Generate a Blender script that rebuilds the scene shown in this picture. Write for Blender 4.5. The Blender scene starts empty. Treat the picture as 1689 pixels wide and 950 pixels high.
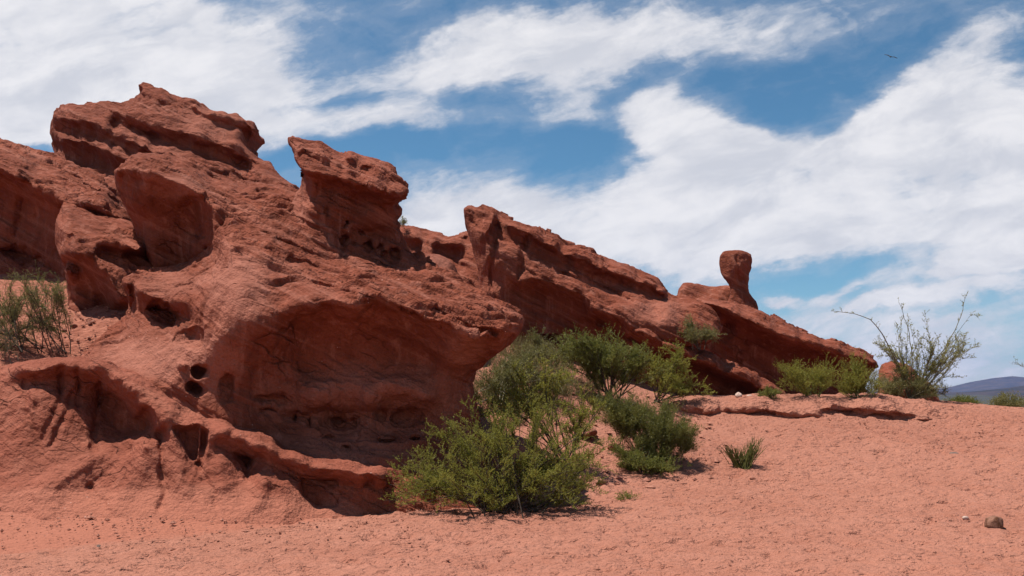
import bpy, math, random
import numpy as np
from mathutils import Vector

SC = bpy.context.scene
COL = SC.collection

# ------------------------------------------------------------------ camera
F, CX, YH, H = 1500.0, 844.5, 645.0, 1.6      # focal length and horizon of the photograph, eye height
cam = bpy.data.cameras.new("camera"); cam_o = bpy.data.objects.new("camera", cam); COL.objects.link(cam_o)
cam.sensor_width = 36.0; cam.lens = 36.0 * F / 1689.0
cam.shift_y = (YH - 475.0) / 1689.0
cam.clip_start = 0.1; cam.clip_end = 20000.0
cam_o.location = (0, 0, H); cam_o.rotation_euler = (math.pi / 2, 0, 0)
SC.camera = cam_o

# ------------------------------------------------------------------ light
TO_SUN = Vector((-0.37, 0.04, 1.0)).normalized()
SUN_EL = math.asin(TO_SUN.z); SUN_AZ = math.atan2(TO_SUN.x, TO_SUN.y)
sun = bpy.data.lights.new("sun", 'SUN'); sun.energy = 5.0; sun.angle = math.radians(0.5); sun.color = (1.0, 0.95, 0.88)
sun_o = bpy.data.objects.new("sun", sun); COL.objects.link(sun_o)
sun_o.rotation_euler = (-TO_SUN).to_track_quat('-Z', 'Y').to_euler()
sun_o.location = (-10, 5, 30)

SC.view_settings.view_transform = 'Standard'; SC.view_settings.look = 'None'
SC.view_settings.exposure = 0.45; SC.view_settings.gamma = 1.0; SC.view_settings.use_curve_mapping = False
SC.cycles.max_bounces = 6; SC.cycles.diffuse_bounces = 4
SC.cycles.use_denoising = True


class NT:
    """tiny helper for writing node trees"""
    def __init__(s, tree): s.t = tree; tree.nodes.clear()
    def n(s, typ, **kw):
        nd = s.t.nodes.new(typ)
        for k, v in kw.items():
            if k.startswith('i_'):
                nd.inputs[k[2:].replace('_', ' ')].default_value = v
            else:
                setattr(nd, k, v)
        return nd
    def l(s, a, b): s.t.links.new(a, b)
    def put(s, sock, v):
        if isinstance(v, (int, float, tuple, list)): sock.default_value = v
        else: s.l(v, sock)
    def math(s, op, a, b=0.0, c=None, clamp=False):
        nd = s.n('ShaderNodeMath', operation=op); nd.use_clamp = clamp
        s.put(nd.inputs[0], a); s.put(nd.inputs[1], b)
        if c is not None: s.put(nd.inputs[2], c)
        return nd.outputs[0]
    def mix(s, fac, a, b, blend='MIX'):
        nd = s.n('ShaderNodeMix', data_type='RGBA', blend_type=blend)
        s.put(nd.inputs[0], fac); s.put(nd.inputs[6], a); s.put(nd.inputs[7], b)
        return nd.outputs[2]
    def noise(s, vec, scale, detail=4.0, rough=0.55, dist=0.0):
        nd = s.n('ShaderNodeTexNoise'); s.l(vec, nd.inputs['Vector'])
        nd.inputs['Scale'].default_value = scale; nd.inputs['Detail'].default_value = detail
        nd.inputs['Roughness'].default_value = rough; nd.inputs['Distortion'].default_value = dist
        return nd.outputs['Fac']
    def ramp(s, x, lo, hi, a=0.0, b=1.0, smooth=True):
        nd = s.n('ShaderNodeMapRange', interpolation_type='SMOOTHSTEP' if smooth else 'LINEAR')
        s.put(nd.inputs[0], x); s.put(nd.inputs[1], lo); s.put(nd.inputs[2], hi); s.put(nd.inputs[3], a); s.put(nd.inputs[4], b)
        return nd.outputs[0]
    def mapping(s, vec, loc=(0, 0, 0), rot=(0, 0, 0), scale=(1, 1, 1), kind='POINT'):
        nd = s.n('ShaderNodeMapping', vector_type=kind); s.l(vec, nd.inputs[0])
        nd.inputs[1].default_value = loc; nd.inputs[2].default_value = rot; nd.inputs[3].default_value = scale
        return nd.outputs[0]


def c4(r, g, b): return (r, g, b, 1.0)


# ------------------------------------------------------------------ sky with clouds (by direction)
world = bpy.data.worlds.new("World"); SC.world = world; world.use_nodes = True
w = NT(world.node_tree)
SKY = 0.074
sky = w.n('ShaderNodeTexSky', sky_type='NISHITA'); sky.sun_disc = False
sky.sun_elevation = SUN_EL; sky.sun_rotation = SUN_AZ
sky.altitude = 1600; sky.air_density = 1.0; sky.dust_density = 0.4; sky.ozone_density = 1.2
tc = w.n('ShaderNodeTexCoord')
sep = w.n('ShaderNodeSeparateXYZ'); w.l(tc.outputs['Generated'], sep.inputs[0])
dy = w.math('MAXIMUM', w.math('ABSOLUTE', sep.outputs[1]), 0.12)
gx = w.math('DIVIDE', sep.outputs[0], dy)
gz = w.math('DIVIDE', sep.outputs[2], dy)
com = w.n('ShaderNodeCombineXYZ'); w.l(gx, com.inputs[0]); w.l(gz, com.inputs[1])
G = com.outputs[0]
# edge-breaking warp
wn = w.n('ShaderNodeTexNoise'); w.l(w.mapping(G, rot=(0, 0, 0.2), scale=(1 / 4, 1 / 8, 1), kind='TEXTURE'), wn.inputs['Vector'])
wn.inputs['Scale'].default_value = 1.0; wn.inputs['Detail'].default_value = 7.0; wn.inputs['Roughness'].default_value = 0.62
wv = w.n('ShaderNodeVectorMath', operation='MULTIPLY_ADD')
w.l(wn.outputs['Color'], wv.inputs[0]); wv.inputs[1].default_value = (0.20, 0.11, 0)
sub = w.n('ShaderNodeVectorMath', operation='ADD'); w.l(G, sub.inputs[0]); sub.inputs[1].default_value = (-0.10, -0.055, 0)
w.l(sub.outputs[0], wv.inputs[2])
GW = wv.outputs[0]
# cloud masses: centre and radii in the photograph's angular grid, tilt (deg, rising to the right), weight
CLOUDS = [
    (90, 60, 440, 210, 0, 1.25), (250, 110, 260, 140, -10, 0.9), (60, 190, 130, 70, 0, 0.35),
    (760, 95, 420, 75, 9, 0.9), (1080, 55, 430, 70, 7, 0.75), (560, 205, 230, 42, 3, 0.75),
    (930, 158, 90, 42, 15, 0.55), (830, 195, 260, 22, 6, 0.25), (620, 20, 200, 30, 10, 0.25),
    (1120, 205, 135, 80, -8, 1.25), (1200, 270, 220, 75, 5, 0.7), (1560, 110, 170, 62, 33, 0.9),
    (1500, 250, 330, 130, 12, 1.3), (1720, 300, 330, 190, 0, 0.8),
    (1000, 385, 560, 115, 4, 1.2), (760, 330, 160, 70, 8, 0.5), (1400, 400, 460, 60, 5, 0.6), (1500, 345, 150, 22, 6, -0.6), (1330, 470, 160, 36, 4, -0.35), (30, 240, 80, 30, 5, -0.7), (960, 250, 130, 40, 10, -0.35), (1340, 200, 70, 60, 20, -0.3), (600, 255, 180, 30, 4, -0.3),
    (1275, 487, 60, 16, 6, 0.95), (1300, 496, 40, 12, 6, 0.6), (1400, 480, 90, 18, 16, 0.7), (1560, 490, 160, 26, 14, 0.7), (1600, 440, 120, 16, 14, 0.5), (1450, 515, 100, 16, 12, 0.4), (1500, 470, 220, 40, 14, 0.5), (1640, 425, 120, 24, 8, 0.5), (1500, 560, 420, 60, 5, 0.6), (1500, 640, 900, 55, 0, 0.8),
    (700, 560, 900, 90, 0, 0.6), (-300, 250, 380, 260, 0, 0.7), (2200, 150, 380, 300, 20, 0.8), (900, -500, 700, 240, 10, 0.8), (-200, -420, 500, 200, 0, 0.7),
]
acc = None
for (px, py, rx, ry, tilt, wt) in CLOUDS:
    loc = ((px - CX) / F, (YH - py) / F, 0)
    mp = w.mapping(GW, loc=loc, rot=(0, 0, math.radians(tilt)), scale=(rx / F, ry / F, 1), kind='TEXTURE')
    ln = w.n('ShaderNodeVectorMath', operation='LENGTH'); w.l(mp, ln.inputs[0])
    v = w.ramp(ln.outputs['Value'], 1.25, 0.2, 0.0, wt)
    acc = v if acc is None else w.math('ADD', acc, v)
wf = w.n('ShaderNodeVectorMath', operation='MULTIPLY_ADD')      # gentle swirl for the streaks
w.l(wn.outputs['Color'], wf.inputs[0]); wf.inputs[1].default_value = (0.08, 0.05, 0); w.l(G, wf.inputs[2]); GS = wf.outputs[0]
n_big = w.noise(w.mapping(GS, rot=(0, 0, 0.24), scale=(1 / 5.5, 1 / 14, 1), kind='TEXTURE'), 1.0, 9, 0.62, 0.3)
n_fine = w.noise(w.mapping(GS, rot=(0, 0, 0.30), scale=(1 / 9, 1 / 44, 1), kind='TEXTURE'), 1.0, 8, 0.66, 0.2)
n_puff = w.noise(w.mapping(GS, scale=(18, 24, 1)), 1.0, 9, 0.58, 0.5)
cov = w.math('MINIMUM', acc, 1.1)
dens = w.math('ADD', cov, w.math('MULTIPLY', w.math('SUBTRACT', n_big, 0.5), 1.5))
dens = w.math('ADD', dens, w.math('MULTIPLY', w.math('SUBTRACT', n_fine, 0.5), 0.8))
dens = w.math('ADD', dens, w.math('MULTIPLY', w.math('SUBTRACT', n_puff, 0.5), 1.05))
alpha = w.math('MAXIMUM', w.ramp(dens, 0.1, 1.0), w.ramp(dens, -0.2, 0.6, 0.0, 0.25))
thick = w.ramp(dens, 0.35, 1.3)
puff = w.noise(w.mapping(GS, rot=(0, 0, 0.25), scale=(1 / 7, 1 / 18, 1), kind='TEXTURE'), 1.0, 8, 0.62, 0.3)
shade = w.math('MULTIPLY', thick, w.ramp(puff, 0.32, 0.62))
cloud_col = w.mix(shade, c4(0.48, 0.49, 0.53), c4(0.66, 0.65, 0.66))
cloud_scaled = w.n('ShaderNodeVectorMath', operation='SCALE'); w.l(cloud_col, cloud_scaled.inputs[0]); cloud_scaled.inputs['Scale'].default_value = 1.0 / SKY
hs = w.n('ShaderNodeHueSaturation'); w.l(sky.outputs[0], hs.inputs['Color']); hs.inputs['Hue'].default_value = 0.49; hs.inputs['Saturation'].default_value = 1.12; hs.inputs['Value'].default_value = 0.95
blue = w.mix(1.0, hs.outputs[0], c4(0.80, 1.0, 1.04), 'MULTIPLY')
skymix = w.mix(w.math('MULTIPLY', alpha, 0.97), blue, cloud_scaled.outputs[0])
bg = w.n('ShaderNodeBackground'); w.l(skymix, bg.inputs[0]); bg.inputs[1].default_value = SKY
wo = w.n('ShaderNodeOutputWorld'); w.l(bg.outputs[0], wo.inputs[0])
world.cycles.sampling_method = 'MANUAL'; world.cycles.sample_map_resolution = 512

# ------------------------------------------------------------------ numpy helpers
RNG = np.random.default_rng(7)
PERM = np.random.default_rng(11).permutation(256).astype(np.int32)
PERM = np.concatenate([PERM, PERM, PERM])
VAL = np.random.default_rng(12).uniform(-1, 1, 256).astype(np.float32)


def vnoise(p):
    p = np.asarray(p, dtype=np.float32)
    i = np.floor(p).astype(np.int32); f = p - i
    u = f * f * f * (f * (f * 6 - 15) + 10)
    i &= 255
    x0, y0, z0 = i[:, 0], i[:, 1], i[:, 2]
    out = 0
    for dx in (0, 1):
        wx = u[:, 0] if dx else 1 - u[:, 0]
        a = PERM[(x0 + dx) & 255]
        for dyy in (0, 1):
            wy = u[:, 1] if dyy else 1 - u[:, 1]
            b = PERM[(a + y0 + dyy) & 255]
            for dz in (0, 1):
                wz = u[:, 2] if dz else 1 - u[:, 2]
                out = out + VAL[PERM[(b + z0 + dz) & 255]] * (wx * wy * wz)
    return out


def fbm(p, octv=4, gain=0.5, lac=2.03):
    s, a, tot = 0, 1.0, 0
    q = np.asarray(p, dtype=np.float32)
    for k in range(octv):
        s = s + a * vnoise(q + 17.3 * k); tot += a; a *= gain; q = q * lac
    return s / tot


def at(px, py, d):
    return np.array([(px - CX) / F * d, d, H + (YH - py) / F * d])


def sstep(a, b, x):
    t = np.clip((x - a) / (b - a), 0, 1); return t * t * (3 - 2 * t)


def new_mesh(name, verts, faces, mat=None, smooth=True):
    """faces: (n,4) or (n,3) int array"""
    me = bpy.data.meshes.new(name)
    verts = np.ascontiguousarray(verts, dtype=np.float32); faces = np.ascontiguousarray(faces, dtype=np.int32)
    n, k = faces.shape
    me.vertices.add(len(verts)); me.vertices.foreach_set('co', verts.ravel())
    me.loops.add(n * k); me.loops.foreach_set('vertex_index', faces.ravel())
    me.polygons.add(n); me.polygons.foreach_set('loop_start', np.arange(0, n * k, k, dtype=np.int32))
    me.polygons.foreach_set('loop_total', np.full(n, k, dtype=np.int32))
    me.polygons.foreach_set('use_smooth', np.full(n, smooth, dtype=bool))
    me.update(calc_edges=True)
    if mat: me.materials.append(mat)
    return me


def link(name, me, parent=None, loc=None):
    o = bpy.data.objects.new(name, me); COL.objects.link(o)
    if loc is not None: o.location = loc
    if parent is not None: o.parent = parent
    return o


def tag(o, label=None, cat=None, group=None, kind=None):
    if label: o['label'] = label
    if cat: o['category'] = cat
    if group: o['group'] = group
    if kind: o['kind'] = kind
    return o


def rbf_fit(P, vals, c):
    n = len(P)
    r = np.sqrt(((P[:, None] - P[None]) ** 2).sum(-1) + c * c)
    A = np.zeros((n + 1, n + 1)); A[:n, :n] = r; A[:n, n] = 1; A[n, :n] = 1
    A[:n, :n] += np.eye(n) * 1e-4
    b = np.concatenate([vals, [0]])
    return np.linalg.solve(A, b)


def rbf_eval(P, W, Q, c):
    out = np.empty(len(Q))
    for s in range(0, len(Q), 20000):
        q = Q[s:s + 20000]
        r = np.sqrt((q[:, None, 0] - P[None, :, 0]) ** 2 + (q[:, None, 1] - P[None, :, 1]) ** 2 + c * c)
        out[s:s + 20000] = r @ W[:-1] + W[-1]
    return out


# ------------------------------------------------------------------ materials
def principled(name):
    m = bpy.data.materials.new(name); m.use_nodes = True
    t = NT(m.node_tree)
    b = t.n('ShaderNodeBsdfPrincipled'); o = t.n('ShaderNodeOutputMaterial'); t.l(b.outputs[0], o.inputs[0])
    b.inputs['Specular IOR Level'].default_value = 0.15
    return m, t, b


def rock_material(name, dark, mid, pink, bump=1.0):
    m, t, b = principled(name)
    P = t.n('ShaderNodeNewGeometry').outputs['Position']
    def dim(c, k): return tuple(list(np.array(c[:3]) * k) + [1])
    def bed(sx, sy, sz): return t.mapping(P, rot=(0, math.radians(27.6), 0), scale=(1 / sx, 1 / sy, 1 / sz), kind='TEXTURE')
    n1 = t.noise(P, 0.8, 6, 0.6); n2 = t.noise(P, 5.0, 7, 0.7); n3 = t.noise(P, 34.0, 5, 0.75)
    strata = t.noise(bed(0.35, 0.35, 7.0), 1.0, 7, 0.65, 0.25)
    lam = t.noise(bed(0.8, 0.8, 26.0), 1.0, 4, 0.6, 0.2)
    streak = t.noise(t.mapping(P, scale=(4.5, 4.5, 0.35)), 1.0, 5, 0.65)
    col = t.mix(t.ramp(n1, 0.3, 0.7), dark, mid)
    col = t.mix(t.ramp(strata, 0.5, 0.72, 0, 0.6), col, pink)
    col = t.mix(t.ramp(strata, 0.46, 0.28, 0, 0.6), col, dim(dark, 0.7))
    col = t.mix(t.ramp(n2, 0.45, 0.72, 0, 0.55), col, dim(mid, 1.12))
    col = t.mix(t.ramp(streak, 0.52, 0.70, 0, 0.55), col, pink)
    col = t.mix(t.ramp(streak, 0.45, 0.28, 0, 0.5), col, dim(dark, 0.6))
    dust_and_light = t.n('ShaderNodeAttribute', attribute_name='dust_and_light').outputs['Fac']
    col = t.mix(t.math('MULTIPLY', dust_and_light, t.ramp(n2, 0.25, 0.6, 0.5, 1.0), clamp=True), col, pink)
    # hairline partings along the bedding
    vo = t.n('ShaderNodeTexVoronoi', feature='DISTANCE_TO_EDGE')
    wob_ = t.n('ShaderNodeTexNoise'); t.l(P, wob_.inputs['Vector']); wob_.inputs['Scale'].default_value = 3.0; wob_.inputs['Detail'].default_value = 5.0
    ad = t.n('ShaderNodeVectorMath', operation='MULTIPLY_ADD'); t.l(wob_.outputs['Color'], ad.inputs[0]); ad.inputs[1].default_value = (0.5, 0.5, 0.5); t.l(bed(0.55, 2.2, 3.2), ad.inputs[2])
    t.l(ad.outputs[0], vo.inputs['Vector']); vo.inputs['Scale'].default_value = 1.0
    crack = t.math('MULTIPLY', t.ramp(vo.outputs['Distance'], 0.035, 0.0), t.ramp(t.noise(P, 1.1, 3), 0.5, 0.66))
    crack = t.math('MULTIPLY', crack, t.math('SUBTRACT', 1.0, dust_and_light, clamp=True))
    col = t.mix(t.math('MULTIPLY', crack, 0.55), col, dim(dark, 0.45))
    col = t.mix(t.ramp(n3, 0.4, 0.75, 0, 0.45), col, dim(dark, 0.6))
    # pale mineral flecks
    v2 = t.n('ShaderNodeTexVoronoi'); t.l(P, v2.inputs['Vector']); v2.inputs['Scale'].default_value = 9.0
    fl = t.math('MULTIPLY', t.ramp(v2.outputs['Distance'], 0.09, 0.05), t.ramp(t.noise(P, 1.3, 2), 0.58, 0.64))
    col = t.mix(t.math('MULTIPLY', fl, 0.6), col, c4(0.55, 0.42, 0.36))
    t.l(col, b.inputs['Base Color']); b.inputs['Roughness'].default_value = 0.93
    h = t.math('ADD', t.noise(P, 7, 4, 0.6), t.math('MULTIPLY', t.noise(P, 26, 3, 0.6), 0.42))
    h = t.math('ADD', h, t.math('MULTIPLY', t.noise(bed(0.35, 0.35, 7.0), 1.0, 4, 0.6, 0.25), 0.6)); h = t.math('ADD', h, t.math('MULTIPLY', t.math('MULTIPLY', t.noise(bed(0.8, 1.6, 22.0), 1.0, 3, 0.55, 0.2), t.math('SUBTRACT', 1.0, dust_and_light, clamp=True)), 0.38))
    h = t.math('SUBTRACT', h, t.math('MULTIPLY', crack, 0.55))
    bp = t.n('ShaderNodeBump'); bp.inputs['Strength'].default_value = 0.9; bp.inputs['Distance'].default_value = 0.07 * bump
    t.l(h, bp.inputs['Height']); t.l(bp.outputs[0], b.inputs['Normal'])
    return m


MAT_ROCK = rock_material('red_sandstone', c4(0.155, 0.038, 0.019), c4(0.24, 0.066, 0.036), c4(0.385, 0.152, 0.103))


MAT_APRON = rock_material('dusty_sandstone', c4(0.19, 0.051, 0.028), c4(0.275, 0.083, 0.050), c4(0.345, 0.124, 0.078))


def sand_material():
    m, t, b = principled('pink_sand')
    P = t.n('ShaderNodeNewGeometry').outputs['Position']
    sp = t.n('ShaderNodeSeparateXYZ'); t.l(P, sp.inputs[0])
    n1 = t.noise(P, 0.5, 5, 0.6); n2 = t.noise(P, 5, 6, 0.7); n3 = t.noise(P, 45, 4, 0.75)
    col = t.mix(t.ramp(n1, 0.3, 0.7), c4(0.315, 0.122, 0.078), c4(0.37, 0.154, 0.102))
    col = t.mix(t.ramp(n2, 0.35, 0.7, 0, 0.5), col, c4(0.405, 0.178, 0.123))
    # bare red clay flat in front of the left rocks
    edge = t.math('SUBTRACT', t.math('MULTIPLY', sp.outputs[0], 1.0), t.math('MULTIPLY', t.math('SUBTRACT', sp.outputs[1], 11.9), 1.15))
    edge = t.math('ADD', edge, t.math('MULTIPLY', t.math('SUBTRACT', n2, 0.5), 0.7))
    clay = t.math('MULTIPLY', t.ramp(edge, -1.5, -2.1), t.ramp(sp.outputs[1], 15, 13))
    col = t.mix(t.math('MULTIPLY', clay, 0.75), col, c4(0.33, 0.116, 0.072))
    slope = t.math('MULTIPLY', t.ramp(sp.outputs[0], -3.5, -5.0), t.ramp(sp.outputs[1], 12.6, 13.4))
    col = t.mix(t.math('MULTIPLY', slope, 0.8), col, t.mix(t.ramp(n2, 0.35, 0.65), c4(0.24, 0.075, 0.045), c4(0.40, 0.15, 0.095)))
    # gravel on the bank face
    vo = t.n('ShaderNodeTexVoronoi'); t.l(P, vo.inputs['Vector']); vo.inputs['Scale'].default_value = 16.0
    col = t.mix(t.math('MULTIPLY', t.ramp(n3, 0.55, 0.75), 0.45), col, c4(0.26, 0.085, 0.055))
    speck = t.math('MULTIPLY', t.ramp(vo.outputs['Distance'], 0.16, 0.08), t.ramp(t.noise(P, 2.2, 3), 0.45, 0.6))
    col = t.mix(t.math('MULTIPLY', speck, 0.6), col, c4(0.20, 0.075, 0.05))
    # far dry valley floor: greener
    far = t.ramp(sp.outputs[1], 45, 130)
    col = t.mix(far, col, t.mix(t.ramp(t.noise(P, 0.03, 6, 0.7), 0.4, 0.6), c4(0.075, 0.062, 0.042), c4(0.045, 0.046, 0.03)))
    t.l(col, b.inputs['Base Color']); b.inputs['Roughness'].default_value = 0.95
    st = t.mapping(P, rot=(0, 0, 0.3), scale=(1.0, 1.5, 1.0))
    h = t.math('ADD', t.math('MULTIPLY', t.noise(st, 11.0, 3, 0.55), 1.0), t.math('MULTIPLY', t.noise(P, 30, 3, 0.6), 0.35))
    h = t.math('MULTIPLY', h, t.math('SUBTRACT', 1.0, t.math('MULTIPLY', clay, 0.35)))
    bp = t.n('ShaderNodeBump'); bp.inputs['Strength'].default_value = 1.0; bp.inputs['Distance'].default_value = 0.085
    t.l(h, bp.inputs['Height']); t.l(bp.outputs[0], b.inputs['Normal'])
    return m


def leaf_material(name, a, bcol, trans=0.35):
    m = bpy.data.materials.new(name); m.use_nodes = True
    t = NT(m.node_tree); o = t.n('ShaderNodeOutputMaterial')
    g = t.n('ShaderNodeNewGeometry')
    n = t.noise(g.outputs['Position'], 2.5, 3)
    fac = t.math('ADD', t.math('MULTIPLY', g.outputs['Random Per Island'], 0.6), t.math('MULTIPLY', t.ramp(n, 0.3, 0.7), 0.4))
    col = t.mix(fac, a, bcol)
    b = t.n('ShaderNodeBsdfPrincipled'); t.l(col, b.inputs['Base Color']); b.inputs['Roughness'].default_value = 0.55
    b.inputs['Specular IOR Level'].default_value = 0.25
    tr = t.n('ShaderNodeBsdfTranslucent'); t.l(t.mix(0.5, col, c4(0.24, 0.24, 0.04)), tr.inputs[0])
    mx = t.n('ShaderNodeMixShader'); mx.inputs[0].default_value = trans
    t.l(b.outputs[0], mx.inputs[1]); t.l(tr.outputs[0], mx.inputs[2]); t.l(mx.outputs[0], o.inputs[0])
    return m


def bark_material(name, a, bcol):
    m, t, b = principled(name)
    P = t.n('ShaderNodeNewGeometry').outputs['Position']
    t.l(t.mix(t.ramp(t.noise(P, 14, 4), 0.35, 0.65), a, bcol), b.inputs['Base Color']); b.inputs['Roughness'].default_value = 0.85
    return m


MAT_SAND = sand_material()
LEAF_YELLOW = leaf_material('yellow_green_leaf', c4(0.19, 0.19, 0.03), c4(0.36, 0.335, 0.075), 0.48)
LEAF_BRIGHT = leaf_material('bright_leaf', c4(0.20, 0.20, 0.03), c4(0.36, 0.33, 0.07), 0.48)
LEAF_GREEN = leaf_material('green_leaf', c4(0.12, 0.13, 0.028), c4(0.22, 0.215, 0.055), 0.42)
LEAF_DARK = leaf_material('dark_green_leaf', c4(0.085, 0.088, 0.024), c4(0.20, 0.19, 0.05), 0.35)
LEAF_OLIVE = leaf_material('olive_leaf', c4(0.14, 0.13, 0.05), c4(0.25, 0.22, 0.09), 0.4)
BARK_DARK = bark_material('dark_bark', c4(0.045, 0.033, 0.025), c4(0.10, 0.075, 0.055))
BARK_GREEN = bark_material('green_bark', c4(0.075, 0.085, 0.025), c4(0.14, 0.14, 0.055))
BARK_GREY = bark_material('grey_bark', c4(0.13, 0.115, 0.07), c4(0.25, 0.22, 0.14))

# ------------------------------------------------------------------ ground
GC = []   # world control points X, Y, Z
for (px, py, d) in [
    (844, 950, 7.87), (0, 950, 7.87), (400, 950, 7.87), (1300, 950, 7.87), (1689, 950, 7.9),
    (0, 885, 10.0), (150, 890, 9.9), (300, 875, 10.6), (450, 860, 11.2), (600, 847, 11.9), (720, 845, 12.0), (840, 845, 12.0), (950, 830, 12.7),
    (1000, 800, 13.6), (1060, 778, 14.6), (1225, 773, 15.0), (1400, 770, 15.0), (1640, 770, 14.8), (1640, 865, 10.95), (1300, 850, 11.5), (1450, 850, 11.5),
    (1120, 697, 18.3), (1200, 694, 18.4), (1300, 694, 18.4), (1400, 694, 18.4), (1480, 697, 18.4), (1540, 700, 18.5), (1200, 688, 18.65), (1300, 691, 18.6), (1400, 690, 18.6), (1480, 694, 18.55), (1620, 692, 18.6), (1689, 692, 18.6),
    (1110, 668, 19.2), (1200, 664, 19.3), (1300, 664, 19.3), (1400, 664, 19.3), (1480, 664, 19.3), (1560, 674, 19.8), (1620, 678, 20.2), (1689, 680, 20.2), (1800, 684, 20.2),
    (1200, 657, 22), (1300, 657, 22), (1400, 657, 22), (1480, 658, 23), (1300, 652, 26),
    (960, 740, 15.2), (900, 705, 15.8), (950, 695, 16.5), (1050, 695, 17), (1080, 672, 18.6), (880, 645, 17.5), (870, 595, 20), (1000, 625, 20.5), (900, 575, 22), (1100, 645, 21),
    (820, 740, 14.2),
    (50, 577, 14.2), (0, 590, 13.6), (130, 524, 16), (195, 520, 15.9), (20, 452, 19), (-80, 560, 14.5), (130, 400, 24), (-100, 400, 22),
    (450, 440, 22), (600, 500, 22), (720, 500, 25), (800, 530, 24),
]:
    GC.append(at(px, py, d))
for (X, Y, Z) in [(-4.6, 12.0, 0.25), (-6.5, 12.1, 0.4), (-3.4, 12.3, 0.3), (-5.6, 13.2, 0.8), (-4.6, 13.0, 0.35), (-3, 13.4, 0.1), (-1.6, 13.4, 0.0), (-0.4, 13.6, 0.1), (-1, 15.5, 0.8), (-3, 15, 1.2),
                  (-8.5, 10, 0.3), (-12, 10, 0.8), (-12, 14, 2.4), (-20, 10, 1.5), (-20, 25, 5), (-10, 35, 5), (0, 35, 3.0), (12, 35, 1.0), (16, 28, 0.75), (25, 28, 0.5),
                  (25, 18, 0.9), (25, 8, 0.4), (14, 8, 0.1), (0, 4, 0), (-6, 4, 0), (6, 4, 0), (0, -10, 0), (-15, -10, 0.2), (15, -10, 0.2), (0, -30, 0.2), (-30, 0, 1.0), (30, 0, 0.5),
                  (-20, 50, 3), (0, 50, 1), (20, 50, -1.0), (40, 50, -1.5)]:
    GC.append(np.array([X, Y, Z]))
GC = np.array(GC)
GW_ = rbf_fit(GC[:, :2], GC[:, 2], 0.4)


def ground_z(X, Y):
    X = np.atleast_1d(np.asarray(X, float)); Y = np.atleast_1d(np.asarray(Y, float))
    q = np.stack([np.clip(X, -30, 40), np.clip(Y, -30, 52)], 1)
    z = rbf_eval(GC[:, :2], GW_, q, 0.4)
    far = sstep(30, 160, np.hypot(np.maximum(np.abs(X) - 12, 0), np.maximum(Y - 10, 0)))
    z = z * (1 - far) + far * (-9.0)
    p = np.stack([X, Y, np.zeros_like(X)], 1)
    near = 1 - sstep(40, 90, np.abs(Y))
    z = z + near * (0.035 * fbm(p * 0.9, 3) + 0.016 * fbm(p * 4.0, 3))
    z = z + far * 6 * fbm(p * 0.004, 3) * sstep(150, 600, np.hypot(X, Y))
    return z


def ground_hit(px, py, dmin=6.0, dmax=32.0):
    d = np.linspace(dmin, dmax, 900)
    X = (px - CX) / F * d; Z = H + (YH - py) / F * d
    below = np.where(Z <= ground_z(X, d))[0]
    dd = d[below[0]] if len(below) else dmax
    x = (px - CX) / F * dd
    return np.array([x, dd, float(ground_z(x, dd)[0])])


def build_ground():
    def axis(lo, hi, n, far_lo, far_hi, m):
        core = np.linspace(lo, hi, n); st = core[1] - core[0]
        up = hi + np.geomspace(st * 1.5, far_hi - hi, m); dn = lo - np.geomspace(st * 1.5, lo - far_lo, m)
        return np.concatenate([dn[::-1], core, up])
    xs = axis(-9.5, 12.5, 840, -6000, 6000, 60); ys = axis(6.5, 23.0, 760, -300, 9000, 70)
    Xg, Yg = np.meshgrid(xs, ys, indexing='xy')
    z = ground_z(Xg.ravel(), Yg.ravel())
    p = np.stack([Xg.ravel(), Yg.ravel(), np.zeros(Xg.size)], 1)
    near = (1 - sstep(22, 30, p[:, 1]))
    edge = p[:, 0] - 1.15 * (p[:, 1] - 11.9)
    sandy = sstep(-2.0, -1.5, edge + 0.2 * fbm(p * 1.5, 2))
    z = z + near * sandy * (0.020 * fbm(p * 7.0, 4, 0.6) + 0.03)
    z = z + near * (1 - sandy) * 0.012 * fbm(p * 6.0, 4, 0.6)
    pw = p + 0.08 * np.stack([fbm(p * 4, 2), fbm(p * 4 + 40, 2), p[:, 2]], 1)
    dim = np.maximum(0, vnoise(pw * np.array([4.6, 5.2, 1]) + 9.1) - 0.2)
    dim2 = np.maximum(0, vnoise(pw * np.array([9.0, 11.0, 1]) + 3.3) - 0.15)
    z = z - near * sandy * (0.065 * dim + 0.045 * dim2)
    V = np.stack([Xg.ravel(), Yg.ravel(), z], 1)
    nx, ny = len(xs), len(ys)
    i = np.arange((ny - 1) * (nx - 1)); r = i // (nx - 1); c = i % (nx - 1)
    a = r * nx + c
    me = new_mesh('ground', V, np.stack([a, a + 1, a + nx + 1, a + nx], 1), MAT_SAND)
    tag(link('ground', me), 'pale red sand slope rising to the crusted bank and gully', None, None, 'structure')


build_ground()


# ------------------------------------------------------------------ rocks: solids carved from outline, surface depth and bedding
BED = np.array([0.46, -0.06, 0.88]); BED /= np.linalg.norm(BED)
DIP = np.array([0.87, 0.0, -0.43]); DIP -= BED * DIP.dot(BED); DIP /= np.linalg.norm(DIP)
ACR = np.cross(BED, DIP)


def densify(pts, step=16):
    out = []
    for a, b in zip(pts[:-1], pts[1:]):
        a, b = np.array(a, float), np.array(b, float)
        n = max(1, int(np.hypot(*(b - a)[:2]) / step))
        for k in range(n): out.append(a + (b - a) * k / n)
    out.append(np.array(pts[-1], float))
    return out


def lip(pts, rec, off=(0, 12)):
    """an overhanging edge: the lip itself and the recess right under it"""
    P = densify(pts)
    return P + [q + np.array([off[0], off[1], rec]) for q in P]


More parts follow.
